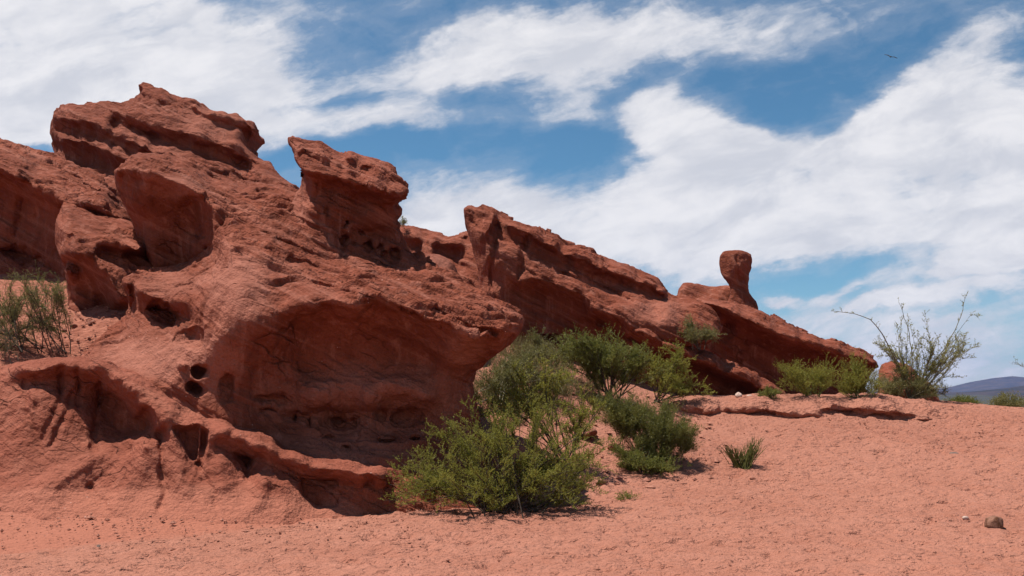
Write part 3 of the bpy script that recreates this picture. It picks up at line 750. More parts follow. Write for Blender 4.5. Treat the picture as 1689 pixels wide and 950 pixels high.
# -- apron in front of it
rock('rock_apron', 'low gullied red apron of rock with a dark alcove at the lower left',
     [(-170, 632), (0, 606), (60, 594), (140, 586), (200, 602), (262, 640), (312, 670), (345, 684), (400, 702), (470, 738), (520, 758), (600, 767), (640, 774), (650, 790), (634, 815), (612, 838), (620, 890), (560, 940), (300, 980), (0, 990), (-170, 980)],
     [(-150, 640, 12.9), (0, 610, 12.8), (60, 598, 12.7), (140, 591, 12.6), (200, 608, 12.5), (260, 643, 12.4), (310, 673, 12.35), (345, 688, 12.35), (400, 705, 12.35), (470, 741, 12.2), (520, 761, 12.1), (600, 771, 12.0), (640, 780, 12.0),
      (120, 635, 12.5), (170, 650, 12.85), (200, 670, 12.95), (235, 700, 12.75), (180, 705, 12.6), (195, 738, 12.25), (250, 718, 12.2), (150, 680, 12.5),
      (60, 650, 12.25), (90, 700, 12.05), (40, 700, 12.05), (120, 715, 12.1), (150, 748, 11.9), (0, 640, 12.45), (0, 700, 12.1), (0, 780, 11.6), (60, 775, 11.65), (40, 735, 11.85), (110, 770, 11.75), (-150, 760, 11.7),
      (275, 690, 11.85), (330, 698, 11.8), (300, 660, 12.2), (240, 730, 11.75), (200, 762, 11.8), (150, 800, 11.55), (220, 800, 11.5), (280, 745, 11.8), (285, 800, 11.5), (360, 720, 11.9), (365, 760, 11.8), (360, 800, 11.5), (440, 795, 11.65), (450, 822, 11.5), (400, 830, 11.35), (60, 820, 11.25), (220, 835, 11.15),
      (540, 812, 11.95), (600, 818, 12.0), (500, 808, 11.8), (470, 795, 11.75), (420, 740, 11.75),
      (0, 860, 10.95), (100, 866, 10.85), (200, 866, 10.85), (300, 860, 10.95), (400, 850, 11.1), (470, 840, 11.3), (550, 845, 11.6), (610, 848, 11.8), (-150, 870, 11.0), (100, 930, 10.2), (300, 930, 10.3), (600, 900, 11.4), (450, 900, 10.9), (-100, 930, 10.3)]
     + lip([(45, 610, 12.35), (100, 604, 12.3), (165, 608, 12.2), (190, 625, 12.1), (230, 662, 11.95), (256, 688, 11.9)], 0.3, (-4, 18))
     + lip([(370, 708, 11.9), (400, 716, 11.85), (470, 752, 11.75), (540, 772, 11.65), (600, 777, 11.65), (632, 783, 11.75)], 0.24, (0, 22)),
     14.6, caves=[(240, 692, 16, 24, .35), (195, 672, 45, 40, 0.2), (555, 805, 40, 16, .15), (610, 800, 12, 18, 0.3)],
     pits=[([(252, 708), (272, 706), (270, 745), (266, 772)], 0.24, 9), ([(286, 704), (326, 700), (344, 712), (338, 745), (331, 780), (318, 768), (300, 738)], 0.34, 11), ([(384, 744), (428, 752), (418, 770), (408, 796), (398, 776)], 0.3, 11), ([(490, 782), (560, 790), (556, 832), (520, 836), (498, 815)], 0.25, 9)],
     grooves=[([(328, 712), (326, 760)], 4, -0.24), ([(40, 622), (45, 680), (60, 720), (72, 750)], 5, 0.06), ([(105, 640), (85, 690), (68, 722)], 5, 0.07), ([(128, 632), (105, 690), (82, 738)], 5, 0.08), ([(165, 630), (158, 690), (153, 742)], 5, 0.14), ([(100, 606), (98, 650)], 4, 0.10), ([(130, 606), (128, 668)], 4, 0.10), ([(60, 625), (62, 690)], 5, 0.05),
              ([(266, 772), (275, 812), (261, 838)], 5, 0.09), ([(331, 778), (354, 815), (355, 832)], 5, 0.07), ([(150, 800), (158, 815), (168, 834)], 5, 0.06), ([(380, 699), (430, 722), (470, 738)], 5, 0.18), ([(215, 740), (180, 775), (150, 800)], 5, 0.05),
              ([(258, 702), (200, 735), (150, 758), (60, 805)], 18, -0.12), ([(285, 725), (300, 800)], 16, -0.10), ([(370, 730), (365, 800)], 18, -0.1), ([(440, 770), (430, 825)], 16, -0.10), ([(225, 770), (190, 830)], 18, -0.08), ([(100, 790), (70, 840)], 20, -0.08)],
     k=0.2, flake=0.02, strata=0.004, rough=0.045, lump=0.05, drip=0.02, blur=2, taper=0.2, wob=4.0, mat=MAT_APRON,
     dust_and_light=[(200, 845, 520, 50, 1.7), (100, 770, 140, 60, 0.35), (260, 780, 60, 60, 0.4)])

# -- low rocks behind
rock('saddle_rock', 'low rounded red ridge in the gap between the hooded pillar and pointed fin',
     [(630, 380), (664, 371), (700, 380), (728, 382), (734, 390), (752, 388), (776, 376), (840, 420), (860, 600), (640, 580)],
     [(640, 380, 27), (700, 385, 27), (730, 390, 26.8), (776, 382, 26.6), (715, 410, 26.2), (770, 420, 25.8), (700, 450, 25.6), (780, 470, 25), (840, 480, 25), (660, 500, 25.4), (800, 560, 24.5)]
     + lip([(690, 392, 26.4), (720, 398, 26.1), (760, 405, 26.0)], 0.4, (0, 9)), 30, caves=[(768, 396, 10, 9, .4), (762, 440, 20, 10, .3, 20)], k=0.3, flake=0.08, res=0.0022)
rock('boulder', 'smooth wedge boulder peeking over the sloping top of the overhanging rock',
     [(660, 425), (690, 412), (720, 418), (748, 432), (756, 452), (770, 490), (690, 500), (650, 470)],
     [(690, 416, 19.2), (730, 428, 19.2), (752, 450, 19.2), (715, 440, 18.7), (740, 470, 18.6), (690, 480, 18.6)], 21, k=0.25, flake=0.04, res=0.0022, dust_and_light=[(720, 435, 30, 20, 0.6)])

# -- pointed fin
rock('pointed_fin', 'long pointed rock fin with a beaked tip and a dark front wall in the centre',
     [(764, 347), (766, 338), (778, 340), (786, 344), (798, 340), (832, 352), (868, 370), (902, 377), (936, 399), (1000, 425), (1030, 434), (1055, 445), (1086, 458), (1098, 470), (1108, 485), (1150, 490), (1186, 516), (1190, 560), (1120, 575), (1062, 545), (1045, 560), (1040, 650), (870, 650), (800, 590), (800, 520), (792, 470), (778, 400)],
     [(768, 345, 22.3), (786, 348, 22.4), (832, 357, 22.6), (902, 382, 22.8), (936, 404, 22.8), (1000, 430, 22.9), (1055, 450, 23.0), (1100, 476, 23.2),
      (775, 380, 22.2), (795, 380, 21.6), (790, 420, 22.0), (805, 420, 21.5), (806, 480, 21.7), (795, 470, 22.1), (812, 370, 21.4), (818, 420, 21.35), (818, 480, 21.4),
      (860, 410, 21.5), (920, 430, 21.7), (980, 455, 21.9), (860, 450, 21.4), (920, 452, 21.5), (1050, 475, 21.9), (1090, 485, 22.0), (1000, 465, 21.9),
      (860, 500, 21.6), (920, 510, 21.6), (960, 530, 21.6), (1000, 545, 21.5), (870, 550, 21.6), (930, 560, 21.5), (1010, 565, 21.4),
      (1000, 495, 21.0), (1050, 500, 20.9), (1100, 505, 21.1), (1150, 500, 21.8), (1050, 520, 20.6), (1100, 535, 20.5), (1150, 540, 20.8), (1190, 540, 21.2), (1190, 580, 20.8), (1100, 590, 20.6), (950, 620, 21.3), (1050, 640, 20.5), (820, 560, 21.6)]
     + lip([(805, 350, 21.9), (835, 368, 21.6), (872, 384, 21.4), (920, 405, 21.4), (960, 426, 21.4), (1010, 446, 21.5), (1060, 462, 21.7), (1098, 478, 22.0)], 0.3, (-3, 11))
     + lip([(860, 464, 21.25), (890, 462, 21.1), (920, 468, 20.95), (945, 480, 20.8), (970, 492, 20.7), (978, 508, 20.65), (1030, 526, 20.4), (1036, 540, 20.4)], 0.5, (-6, 12)),
     26, caves=[(1078, 518, 16, 14, .25, 30), (905, 560, 26, 9, .4), (990, 535, 8, 8, .3), (1050, 560, 14, 10, .4)],
     grooves=[([(822, 352), (816, 390), (812, 440), (812, 520)], 4, 0.22), ([(866, 390), (862, 430), (856, 460)], 4, 0.15), ([(930, 452), (990, 475), (1040, 495)], 4, 0.25)],
     k=0.22, flake=0.11, strata=0.05, rough=0.04, lump=0.06, drip=0.06, res=0.0017, dust_and_light=[(1080, 515, 60, 25, 0.5), (820, 450, 60, 60, 0.2)])

# -- lower slab and long slab on the right
rock('sloping_ledge', 'low sloping red ledge descending behind the green shrubs under the long slab',
     [(1030, 545), (1045, 533), (1065, 540), (1100, 556), (1150, 572), (1200, 596), (1260, 624), (1300, 648), (1310, 720), (1040, 720), (1036, 620)],
     [(1045, 535, 21.0), (1100, 558, 21.3), (1150, 577, 22.0), (1200, 602, 22.1), (1260, 630, 22.2), (1300, 655, 22.3), (1060, 600, 21.5), (1120, 620, 21.7), (1180, 640, 21.9), (1240, 660, 22.0), (1100, 680, 21.5), (1250, 700, 22)]
     + lip([(1034, 540, 20.3), (1065, 552, 20.2), (1100, 568, 20.2), (1140, 584, 20.4), (1200, 610, 20.9), (1262, 640, 21.3)], 0.7, (-5, 12)),
     25.5, k=0.22, flake=0.07, strata=0.06, rough=0.05, lump=0.06, res=0.002)
rock('long_slab', 'long low rock slab tapering down to a blunt nose at the right, above yellow green shrubs',
     [(1143, 500), (1146, 490), (1158, 486), (1182, 489), (1230, 501), (1282, 521), (1325, 541), (1356, 556), (1400, 567), (1438, 581), (1452, 597), (1446, 608), (1432, 620), (1424, 650), (1420, 730), (1120, 730), (1105, 650), (1105, 590), (1130, 545)],
     [(1146, 493, 25.3), (1182, 492, 25.5), (1230, 505, 25.6), (1282, 525, 25.7), (1325, 545, 25.7), (1356, 560, 25.6), (1400, 572, 25.4), (1440, 587, 25.2), (1450, 598, 25.0),
      (1160, 530, 24.7), (1180, 560, 24.9), (1240, 560, 24.9), (1300, 580, 25.0), (1360, 600, 25.0), (1410, 610, 24.9), (1240, 600, 25.1), (1300, 620, 25.2), (1360, 630, 25.1), (1420, 640, 24.9), (1300, 680, 25), (1200, 620, 25), (1430, 615, 24.8)]
     + lip([(1145, 500, 24.4), (1180, 498, 24.2), (1215, 516, 23.9), (1250, 533, 23.8), (1290, 550, 23.8), (1350, 566, 23.9), (1400, 584, 24.0), (1446, 601, 24.3)], 0.6, (-4, 13)),
     29, caves=[(1168, 520, 14, 10, .4), (1200, 545, 12, 20, .3)], k=0.28, flake=0.11, strata=0.06, rough=0.04, lump=0.08, drip=0.04, res=0.0018)
rock('shelf_rock', 'flat dark shelf of rock on the skyline under the balanced stone',
     [(1118, 487), (1122, 471), (1138, 467), (1172, 474), (1200, 469), (1226, 480), (1240, 490), (1249, 506), (1256, 560), (1116, 560)],
     [(1124, 474, 28.3), (1172, 478, 28.5), (1200, 473, 28.5), (1240, 494, 28.6), (1130, 500, 28), (1180, 500, 27.8), (1240, 520, 28)], 31, k=0.25, flake=0.06, res=0.0022)
rock('balanced_rock', 'mushroom shaped balanced rock with a narrow neck standing on the skyline',
     [(1187, 442), (1187, 424), (1192, 415), (1206, 413), (1233, 415), (1241, 423), (1239, 438), (1234, 452), (1233, 470), (1232, 482), (1240, 490), (1250, 502), (1250, 530), (1190, 530), (1196, 505), (1204, 492), (1207, 476), (1201, 465), (1190, 453)],
     [(1195, 422, 27.3), (1230, 422, 27.3), (1212, 424, 27.0), (1213, 442, 26.95), (1226, 440, 27.05), (1218, 470, 27.2), (1218, 486, 27.1), (1205, 500, 27), (1238, 502, 27.1), (1220, 515, 26.9), (1194, 440, 27.3), (1232, 444, 27.3)],
     28.6, k=0.12, taper=0.4, flake=0.0, strata=0.015, rough=0.04, lump=0.04, res=0.0011, grooves=[([(1213, 424), (1219, 468)], 2, 0.08)])
rock('boulder', 'isolated red boulder behind the sparse thorny bush at the right',
     [(1448, 632), (1452, 606), (1462, 599), (1478, 597), (1490, 602), (1512, 616), (1540, 638), (1552, 660), (1556, 720), (1440, 720)],
     [(1455, 606, 23.2), (1478, 600, 23.4), (1512, 620, 23.5), (1545, 650, 23.6), (1470, 630, 22.7), (1500, 640, 22.7), (1480, 690, 22.6)], 25.5, k=0.35, flake=0.05, rough=0.06, res=0.0022)

# -- gully slab, crust of the bank
rock('gully_slab', 'small pale sunlit rock slab in the gully between the green bushes',
     [(934, 706), (944, 684), (958, 672), (976, 676), (990, 690), (1004, 712), (1000, 760), (930, 760)],
     [(944, 688, 16.6), (960, 676, 16.8), (985, 690, 16.8), (1000, 712, 16.8), (955, 710, 16.2), (985, 715, 16.3), (960, 745, 16.0), (995, 745, 16.1)], 18, k=0.2, flake=0.05, rough=0.03, res=0.002, dust_and_light=[(970, 690, 30, 20, 0.8)])
rock('crusted_ledge', 'crusted earth ledge with a crumbling undercut lip along the top of the sand slope',
     [(1092, 680), (1106, 664), (1130, 658), (1160, 656), (1220, 655), (1300, 656), (1400, 654), (1480, 654), (1525, 660), (1555, 671), (1590, 684), (1560, 700), (1535, 705), (1508, 703), (1488, 696), (1462, 690), (1440, 688), (1424, 696), (1404, 690), (1384, 686), (1368, 698), (1352, 700), (1338, 690), (1318, 692),
      (1296, 698), (1270, 694), (1252, 688), (1236, 684), (1214, 688), (1198, 684), (1176, 686), (1168, 698), (1152, 696), (1146, 686), (1126, 690), (1110, 688)],
     [(1110, 668, 19.2), (1200, 659, 19.5), (1300, 660, 19.5), (1400, 658, 19.5), (1500, 661, 19.4), (1570, 682, 19.1), (1200, 666, 19.0), (1300, 667, 18.95), (1400, 665, 18.9), (1490, 668, 18.9), (1150, 700, 18.75), (1250, 700, 18.7), (1350, 704, 18.65), (1450, 704, 18.65), (1530, 710, 18.65)]
     + lip([(1108, 675, 18.95), (1150, 675, 18.8), (1175, 680, 18.65), (1200, 675, 18.75), (1260, 680, 18.65), (1310, 684, 18.6), (1350, 686, 18.5), (1375, 676, 18.6), (1400, 675, 18.6), (1440, 679, 18.55), (1490, 685, 18.5), (1530, 694, 18.55), (1565, 692, 18.8)], 0.10, (0, 7)),
     21.0, cat='ledge', caves=[(1392, 684, 46, 9, .22), (1255, 687, 36, 7, .2), (1480, 690, 44, 8, .2), (1150, 690, 26, 6, .18)], grooves=[([(1352, 660), (1362, 690)], 5, .1), ([(1190, 664), (1184, 686)], 5, .08)],
     k=0.18, flake=0.0, strata=0.02, rough=0.10, lump=0.08, res=0.0013, taper=0.0, mat=MAT_SAND, wob=7)


# ------------------------------------------------------------------ plants
class Tubes:
    def __init__(s): s.V = []; s.Fc = []; s.n = 0
    def add(s, pts, r0, r1, sides=4):
        pts = np.asarray(pts, float); m = len(pts)
        tn = np.gradient(pts, axis=0); tn /= np.linalg.norm(tn, axis=1, keepdims=True) + 1e-9
        ref = np.array([0.3, 0.9, 0.2]); a = np.cross(tn, ref); a /= np.linalg.norm(a, axis=1, keepdims=True) + 1e-9
        b = np.cross(tn, a); r = np.linspace(r0, r1, m)
        th = np.arange(sides) * 2 * math.pi / sides
        ring = pts[:, None] + r[:, None, None] * (np.cos(th)[None, :, None] * a[:, None] + np.sin(th)[None, :, None] * b[:, None])
        s.V.append(ring.reshape(-1, 3))
        i = np.arange(m - 1)[:, None] * sides + np.arange(sides)[None]; j = np.arange(m - 1)[:, None] * sides + (np.arange(sides)[None] + 1) % sides
        s.Fc.append(np.stack([i, j, j + sides, i + sides], -1).reshape(-1, 4) + s.n); s.n += m * sides
    def many(s, P, r0, r1, sides=3):
        """P: (n, m, 3) many paths at once"""
        n, m, _ = P.shape
        tn = np.gradient(P, axis=1); tn /= np.linalg.norm(tn, axis=2, keepdims=True) + 1e-9
        ref = np.array([0.31, 0.9, 0.22]); a = np.cross(tn, ref); a /= np.linalg.norm(a, axis=2, keepdims=True) + 1e-9
        b = np.cross(tn, a); r = np.linspace(r0, r1, m)
        th = np.arange(sides) * 2 * math.pi / sides
        ring = P[:, :, None] + r[None, :, None, None] * (np.cos(th)[None, None, :, None] * a[:, :, None] + np.sin(th)[None, None, :, None] * b[:, :, None])
        s.V.append(ring.reshape(-1, 3))
        base = np.arange(n)[:, None, None] * m * sides
        i = base + np.arange(m - 1)[None, :, None] * sides + np.arange(sides)[None, None]
        j = base + np.arange(m - 1)[None, :, None] * sides + ((np.arange(sides) + 1) % sides)[None, None]
        s.Fc.append(np.stack([i, j, j + sides, i + sides], -1).reshape(-1, 4) + s.n); s.n += n * m * sides
    def mesh(s, name, mat): return new_mesh(name, np.concatenate(s.V), np.concatenate(s.Fc), mat)


def unit(v): return v / (np.linalg.norm(v, axis=-1, keepdims=True) + 1e-9)


def leaves(P, Dr, ln, wd, rng):
    """diamond leaflets starting at P pointing along Dr"""
    n = len(P); Dr = unit(Dr)
    side = unit(np.cross(Dr, rng.normal(size=(n, 3)))); L = ln * rng.uniform(0.6, 1.3, (n, 1)); W = wd * rng.uniform(0.7, 1.3, (n, 1))
    mid = P + Dr * L * 0.5
    V = np.stack([P, mid + side * W * 0.5, P + Dr * L, mid - side * W * 0.5], 1).reshape(-1, 3)
    return V, np.arange(n * 4).reshape(-1, 4)


def bez(a, c, b, m):
    t = np.linspace(0, 1, m)[None, :, None]
    return (1 - t) ** 2 * a[:, None] + 2 * t * (1 - t) * c[:, None] + t * t * b[:, None]


def shrub(name, label, base, blobs, seed, leaf, bark, stems=60, shoots=24, per=12, shoot_len=0.14, leaf_len=0.02, leaf_w=0.009, r=0.012, start=0.3, up=0.5, droop=0.0,
          cat='shrub', group=None, wobble=0.05, spread=0.08, shoot_up=0.35, green_shoots=True, extra=(), clamp=True):
    """blobs: (px, py, rx, ry, depth offset, depth radius, weight): where the stem tips end"""
    rng = np.random.default_rng(seed)
    d0 = base[1]
    wts = np.array([b[6] for b in blobs], float); wts /= wts.sum()
    pick = rng.choice(len(blobs), stems, p=wts)
    dirs = unit(rng.normal(size=(stems, 3))); rad = rng.uniform(0, 1, stems) ** 0.45
    T = np.zeros((stems, 3))
    for i in range(stems):
        bx, by, rx, ry, do, dr, _ = blobs[pick[i]]
        c = at(bx, by, d0 + do)
        T[i] = c + dirs[i] * rad[i] * np.array([rx / F * d0, dr, ry / F * d0])
    if clamp: gz_ = ground_z(T[:, 0], T[:, 1]); T[:, 2] = np.maximum(T[:, 2], np.minimum(gz_ + 0.05, base[2] + 0.6))
    M = 12
    npr = min(stems, max(5, stems // 6))
    B = np.tile(base, (npr, 1)) + rng.normal(size=(npr, 3)) * np.array([spread, spread, 0.0]); B[:, 2] -= 0.05
    Tp = T[:npr]
    span = np.linalg.norm(Tp - B, axis=1, keepdims=True)
    C = B * 0.5 + Tp * 0.5; C[:, 2] += (up * span[:, 0] * 0.4); C += rng.normal(size=C.shape) * wobble * 1.5 * span
    Pp = bez(B, C, Tp, M)
    tb = Tubes(); tb.many(Pp + np.cumsum(rng.normal(size=Pp.shape) * 0.010 * span[:, None], axis=1) * np.linspace(0, 1, M)[None, :, None] * 0, r, r * 0.25, 4)
    P = Pp
    if stems > npr:                                               # boughs leaving the main stems
        Ts = T[npr:]; m2 = len(Ts)
        dd = np.linalg.norm(Ts[:, None] - Tp[None], axis=2) * rng.uniform(0.7, 1.3, (m2, npr)); near = dd.argmin(1)
        ti = rng.uniform(0.2, 0.8, m2) * (M - 1); i0 = np.floor(ti).astype(int); f0 = (ti - i0)[:, None]
        A = Pp[near, i0] * (1 - f0) + Pp[near, i0 + 1] * f0; tan = unit(Pp[near, i0 + 1] - Pp[near, i0])
        ln2 = np.linalg.norm(Ts - A, axis=1, keepdims=True)
        C2 = A + tan * 0.35 * ln2 + (Ts - A) * 0.2 + rng.normal(size=A.shape) * wobble * 2 * ln2
        P2 = bez(A, C2, Ts, M)
        P2[:, :, 2] -= droop * ln2 * np.linspace(0, 1, M)[None] ** 3
        tb.many(P2, r * 0.5, r * 0.16, 3)
        P = np.concatenate([P, P2]); span = np.concatenate([span, ln2])
    if extra:
        for (pts, er) in extra:
            q = np.array([at(x, y, d0 + dd) for (x, y, dd) in pts]); q[0] = base + np.array([0, 0, -0.03])
            k = np.linspace(0, len(q) - 1, 12); q = np.stack([np.interp(k, np.arange(len(q)), q[:, c]) for c in range(3)], 1)
            q[1:] += rng.normal(size=q[1:].shape) * 0.012
            tb.add(q, er, er * 0.25, 5); P = np.concatenate([P, q[None]]); span = np.concatenate([span, [[np.linalg.norm(q[-1] - q[0])]]])
    S = len(P)
    # side shoots
    st_ = np.full((S, 1), max(0.08, start - 0.2)); st_[:npr] = min(0.75, start + 0.15)
    tpos = (st_ + (1 - st_) * rng.uniform(0, 1, (S, shoots)) ** 0.8) * (M - 1)
    tpos[:, 0] = M - 1
    i0 = np.clip(np.floor(tpos).astype(int), 0, M - 2); fr = (tpos - i0)[..., None]
    ar = np.arange(S)[:, None]
    A = P[ar, i0] * (1 - fr) + P[ar, i0 + 1] * fr
    tan = unit(P[ar, i0 + 1] - P[ar, i0])
    dv = unit(tan * 0.55 + 0.75 * unit(rng.normal(size=A.shape)) + np.array([0, 0, shoot_up]))
    ln = shoot_len * rng.uniform(0.45, 1.35, A.shape[:2])[..., None]
    E = A + dv * ln
    Cc = (A + E) / 2 + rng.normal(size=A.shape) * 0.12 * ln
    Q = bez(A.reshape(-1, 3), Cc.reshape(-1, 3), E.reshape(-1, 3), 4)
    tb2 = Tubes(); (tb2 if green_shoots else tb).many(Q, r * 0.20, r * 0.09, 3)
    root = bpy.data.objects.new(name, None); COL.objects.link(root); root.location = base; tag(root, label, cat, group)
    root.empty_display_size = 0.2
    def child(nm, V, Fc, mt):
        o = link(nm, new_mesh(nm, V - base, Fc, mt), parent=root); return o
    child('stem', np.concatenate(tb.V), np.concatenate(tb.Fc), bark)
    if per:
        n = len(Q); tt = rng.uniform(0.12, 1.0, (n, per))
        a, c, b = Q[:, 0], Cc.reshape(-1, 3), Q[:, -1]
        t3 = tt[..., None]
        LP = (1 - t3) ** 2 * a[:, None] + 2 * t3 * (1 - t3) * c[:, None] + t3 ** 2 * b[:, None]
        LD = unit(b - a)[:, None] * 0.5 + unit(rng.normal(size=LP.shape)) * 0.8 + np.array([0, 0, 0.25])
        V, Fq = leaves(LP.reshape(-1, 3), LD.reshape(-1, 3), leaf_len, leaf_w, rng)
    else:
        V, Fq = np.zeros((0, 3)), np.zeros((0, 4), int)
    if green_shoots:
        V2 = np.concatenate(tb2.V); F2 = np.concatenate(tb2.Fc) + len(V)
        V, Fq = np.concatenate([V, V2]), np.concatenate([Fq, F2])
    if len(V): child('foliage', V, Fq, leaf)
    return root


def rods(name, label, base, fan, n, seed, leaf, rr=0.004, cat='shrub', sub=3, height=1.0):
    """broom-like plant: bundles of thin upright green rods; fan = list of (px, py, depth offset) tip outline"""
    rng = np.random.default_rng(seed); d0 = base[1]
    tips = np.array([at(x, y, d0 + d) for (x, y, d) in fan])
    k = rng.uniform(0, len(tips) - 1, n); i = np.floor(k).astype(int); f = (k - i)[:, None]
    T = tips[i] * (1 - f) + tips[np.minimum(i + 1, len(tips) - 1)] * f
    h = rng.uniform(0.55, 1.05, (n, 1))
    T = base + (T - base) * h + rng.normal(size=T.shape) * np.array([0.07, 0.22, 0.04]) * height
    B = base + (T - base) * np.array([0.22, 0.25, 0.0]) + rng.normal(size=T.shape) * np.array([0.05, 0.07, 0])
    B[:, 2] = ground_z(B[:, 0], B[:, 1]) - 0.02
    C = B * 0.5 + T * 0.5 + rng.normal(size=T.shape) * 0.03; C[:, 2] += 0.06 * height
    P = bez(B, C, T, 6)
    tb = Tubes(); tb.many(P, rr * 1.3, rr * 0.5, 3)
    # side rods
    m = n * sub; s = rng.integers(0, n, m); q = rng.integers(2, 5, m)
    A = P[s, q]; tan = unit(P[s, q + 1] - P[s, q])
    E = A + unit(tan + rng.normal(size=tan.shape) * 0.28) * rng.uniform(0.10, 0.32, (m, 1)) * height
    tg = Tubes(); tg.many(bez(A, (A + E) / 2 + np.array([0, 0, 0.01]), E, 3), rr * 0.8, rr * 0.35, 3)
    root = bpy.data.objects.new(name, None); COL.objects.link(root); root.location = base; tag(root, label, cat)
    link('stem', new_mesh('stem', np.concatenate(tb.V) - base, np.concatenate(tb.Fc), leaf), parent=root)
    link('foliage', new_mesh('foliage', np.concatenate(tg.V) - base, np.concatenate(tg.Fc), leaf), parent=root)
    return root


def on_ground(px, py):
    return ground_hit(px, py)


# foreground feathery bush
shrub('feathery_bush', 'largest feathery green bush, spreading low in front of the overhanging rock', on_ground(838, 846),
      [(755, 780, 122, 66, -0.2, 0.9, 3), (850, 745, 120, 82, 0, 1.0, 4), (940, 770, 80, 70, 0.1, 0.8, 4), (685, 795, 66, 48, -0.1, 0.5, 2.2), (780, 705, 84, 46, 0.2, 0.6, 2.0), (900, 815, 92, 38, -0.3, 0.6, 1), (970, 725, 40, 55, 0, .5, .8), (870, 680, 70, 36, 0.1, .5, 0.9)],
      1, LEAF_YELLOW, BARK_DARK, stems=235, shoots=32, per=11, shoot_len=0.11, leaf_len=0.022, leaf_w=0.008, r=0.012, start=0.3, up=0.12, spread=0.22, shoot_up=0.6, cat='bush',
      extra=[([(838, 846, 0), ((838 * 2 + tx) / 3, 800 if ty < 800 else 815, dz * 0.4), ((838 + tx * 2) / 3, ty - 12 if ty > 760 else ty + 35, dz * 0.8), (tx, ty, dz)], 0.007) for (tx, ty, dz) in [(634, 826, -.3), (640, 800, -.2), (664, 772, 0), (690, 742, 0), (700, 712, .2), (732, 690, 0), (752, 706, -.3), (770, 668, .2), (805, 660, 0), (838, 668, -.3), (870, 655, 0), (905, 672, .1), (945, 690, 0), (985, 690, .2), (1000, 728, 0), (1006, 775, -.1), (992, 815, -.4), (660, 836, -.7), (720, 838, -.9), (960, 835, -.6), (700, 780, -.6), (655, 812, -.5)]])
# dark branched sapling right behind
shrub('slender_shrub', 'slender dark stemmed shrub with airy yellow green leaves rising behind the largest bush', on_ground(935, 770),
      [(870, 640, 70, 45, 0, 0.5, 2), (820, 670, 60, 46, 0, 0.5, 1.5), (950, 680, 50, 50, 0, 0.5, 1.5), (900, 610, 50, 36, 0.1, 0.4, 1.2), (985, 700, 30, 60, 0, .4, .7)],
      2, LEAF_BRIGHT, BARK_DARK, stems=66, shoots=20, per=12, shoot_len=0.14, leaf_len=0.030, leaf_w=0.013, r=0.015, start=0.45, up=0.15, cat='bush')
shrub('olive_bush', 'dull olive bush tucked below the overhanging nose of the huge rock', ground_hit(850, 662),
      [(820, 630, 48, 40, 0, 0.7, 2), (850, 610, 50, 36, 0.2, 0.7, 1.6), (890, 620, 60, 40, 0.2, 0.7, 2), (875, 585, 34, 26, 0.4, 0.5, 1), (925, 640, 35, 35, 0, 0.5, 1), (805, 660, 26, 26, -.2, .4, .8)],
      3, LEAF_OLIVE, BARK_GREY, stems=130, shoots=18, per=8, shoot_len=0.20, leaf_len=0.036, leaf_w=0.012, r=0.010, up=0.2, spread=0.5, shoot_up=0.7, cat='bush')
shrub('round_shrub', 'round dense green shrub on dark stems in front of the pointed fin', ground_hit(1008, 664),
      [(1015, 585, 64, 36, 0, 0.8, 3), (955, 580, 46, 34, 0, 0.6, 1.6), (1055, 605, 38, 34, 0, 0.6, 1), (1000, 620, 60, 26, 0, .6, .6)],
      4, LEAF_GREEN, BARK_DARK, stems=120, shoots=26, per=11, shoot_len=0.20, leaf_len=0.034, leaf_w=0.013, r=0.016, start=0.45, up=0.3)
shrub('ragged_shrub', 'ragged yellow green shrub with drooping sprays at the left end of the crusted ledge', ground_hit(1082, 662),
      [(1100, 620, 52, 36, 0, 0.7, 3), (1135, 600, 28, 28, 0, 0.4, 1), (1075, 595, 26, 30, 0, 0.4, 1), (1140, 645, 34, 16, 0, .5, 1.2), (1110, 580, 20, 14, 0, .3, .4)],
      5, LEAF_BRIGHT, BARK_DARK, stems=70, shoots=20, per=11, shoot_len=0.17, leaf_len=0.032, leaf_w=0.013, r=0.014, start=0.4, up=0.25)
shrub('tall_stem_shrub', 'thin upright twiggy shrub on the slope between the overhanging nose and the round shrub', ground_hit(925, 625),
      [(905, 575, 30, 26, 0, 0.4, 1), (935, 575, 25, 24, 0, 0.4, 1), (885, 560, 14, 16, 0, .2, .5)],
      6, LEAF_OLIVE, BARK_GREY, stems=46, shoots=18, per=9, shoot_len=0.18, leaf_len=0.032, leaf_w=0.010, r=0.010, up=0.2)
# broom
shrub('broom_bush', 'dark fuzzy broom like bush of upright shoots left of the small tuft', on_ground(1068, 764),
      [(1010, 680, 34, 32, 0.1, 0.5, 2), (1050, 690, 40, 36, 0.1, 0.6, 2.5), (1100, 705, 40, 34, 0, 0.6, 3), (1135, 725, 24, 26, 0, 0.4, 1.5), (1080, 740, 50, 24, -.1, .5, 1.5)],
      7, LEAF_DARK, LEAF_DARK, stems=260, shoots=20, per=9, shoot_len=0.20, leaf_len=0.055, leaf_w=0.007, r=0.007, start=0.35, up=0.1, spread=0.25, shoot_up=1.3, cat='bush')
shrub('creeping_shrub', 'low creeping bright green shrub at the front foot of the broom bush', on_ground(1062, 782),
      [(1045, 762, 36, 18, -0.1, 0.5, 2), (1095, 768, 40, 12, -0.1, 0.4, 2), (1020, 740, 20, 18, 0, .3, .8)], 8, LEAF_GREEN, BARK_DARK, stems=90, shoots=18, per=11, shoot_len=0.11, leaf_len=0.022, leaf_w=0.010, r=0.007, up=0.25, start=0.2)
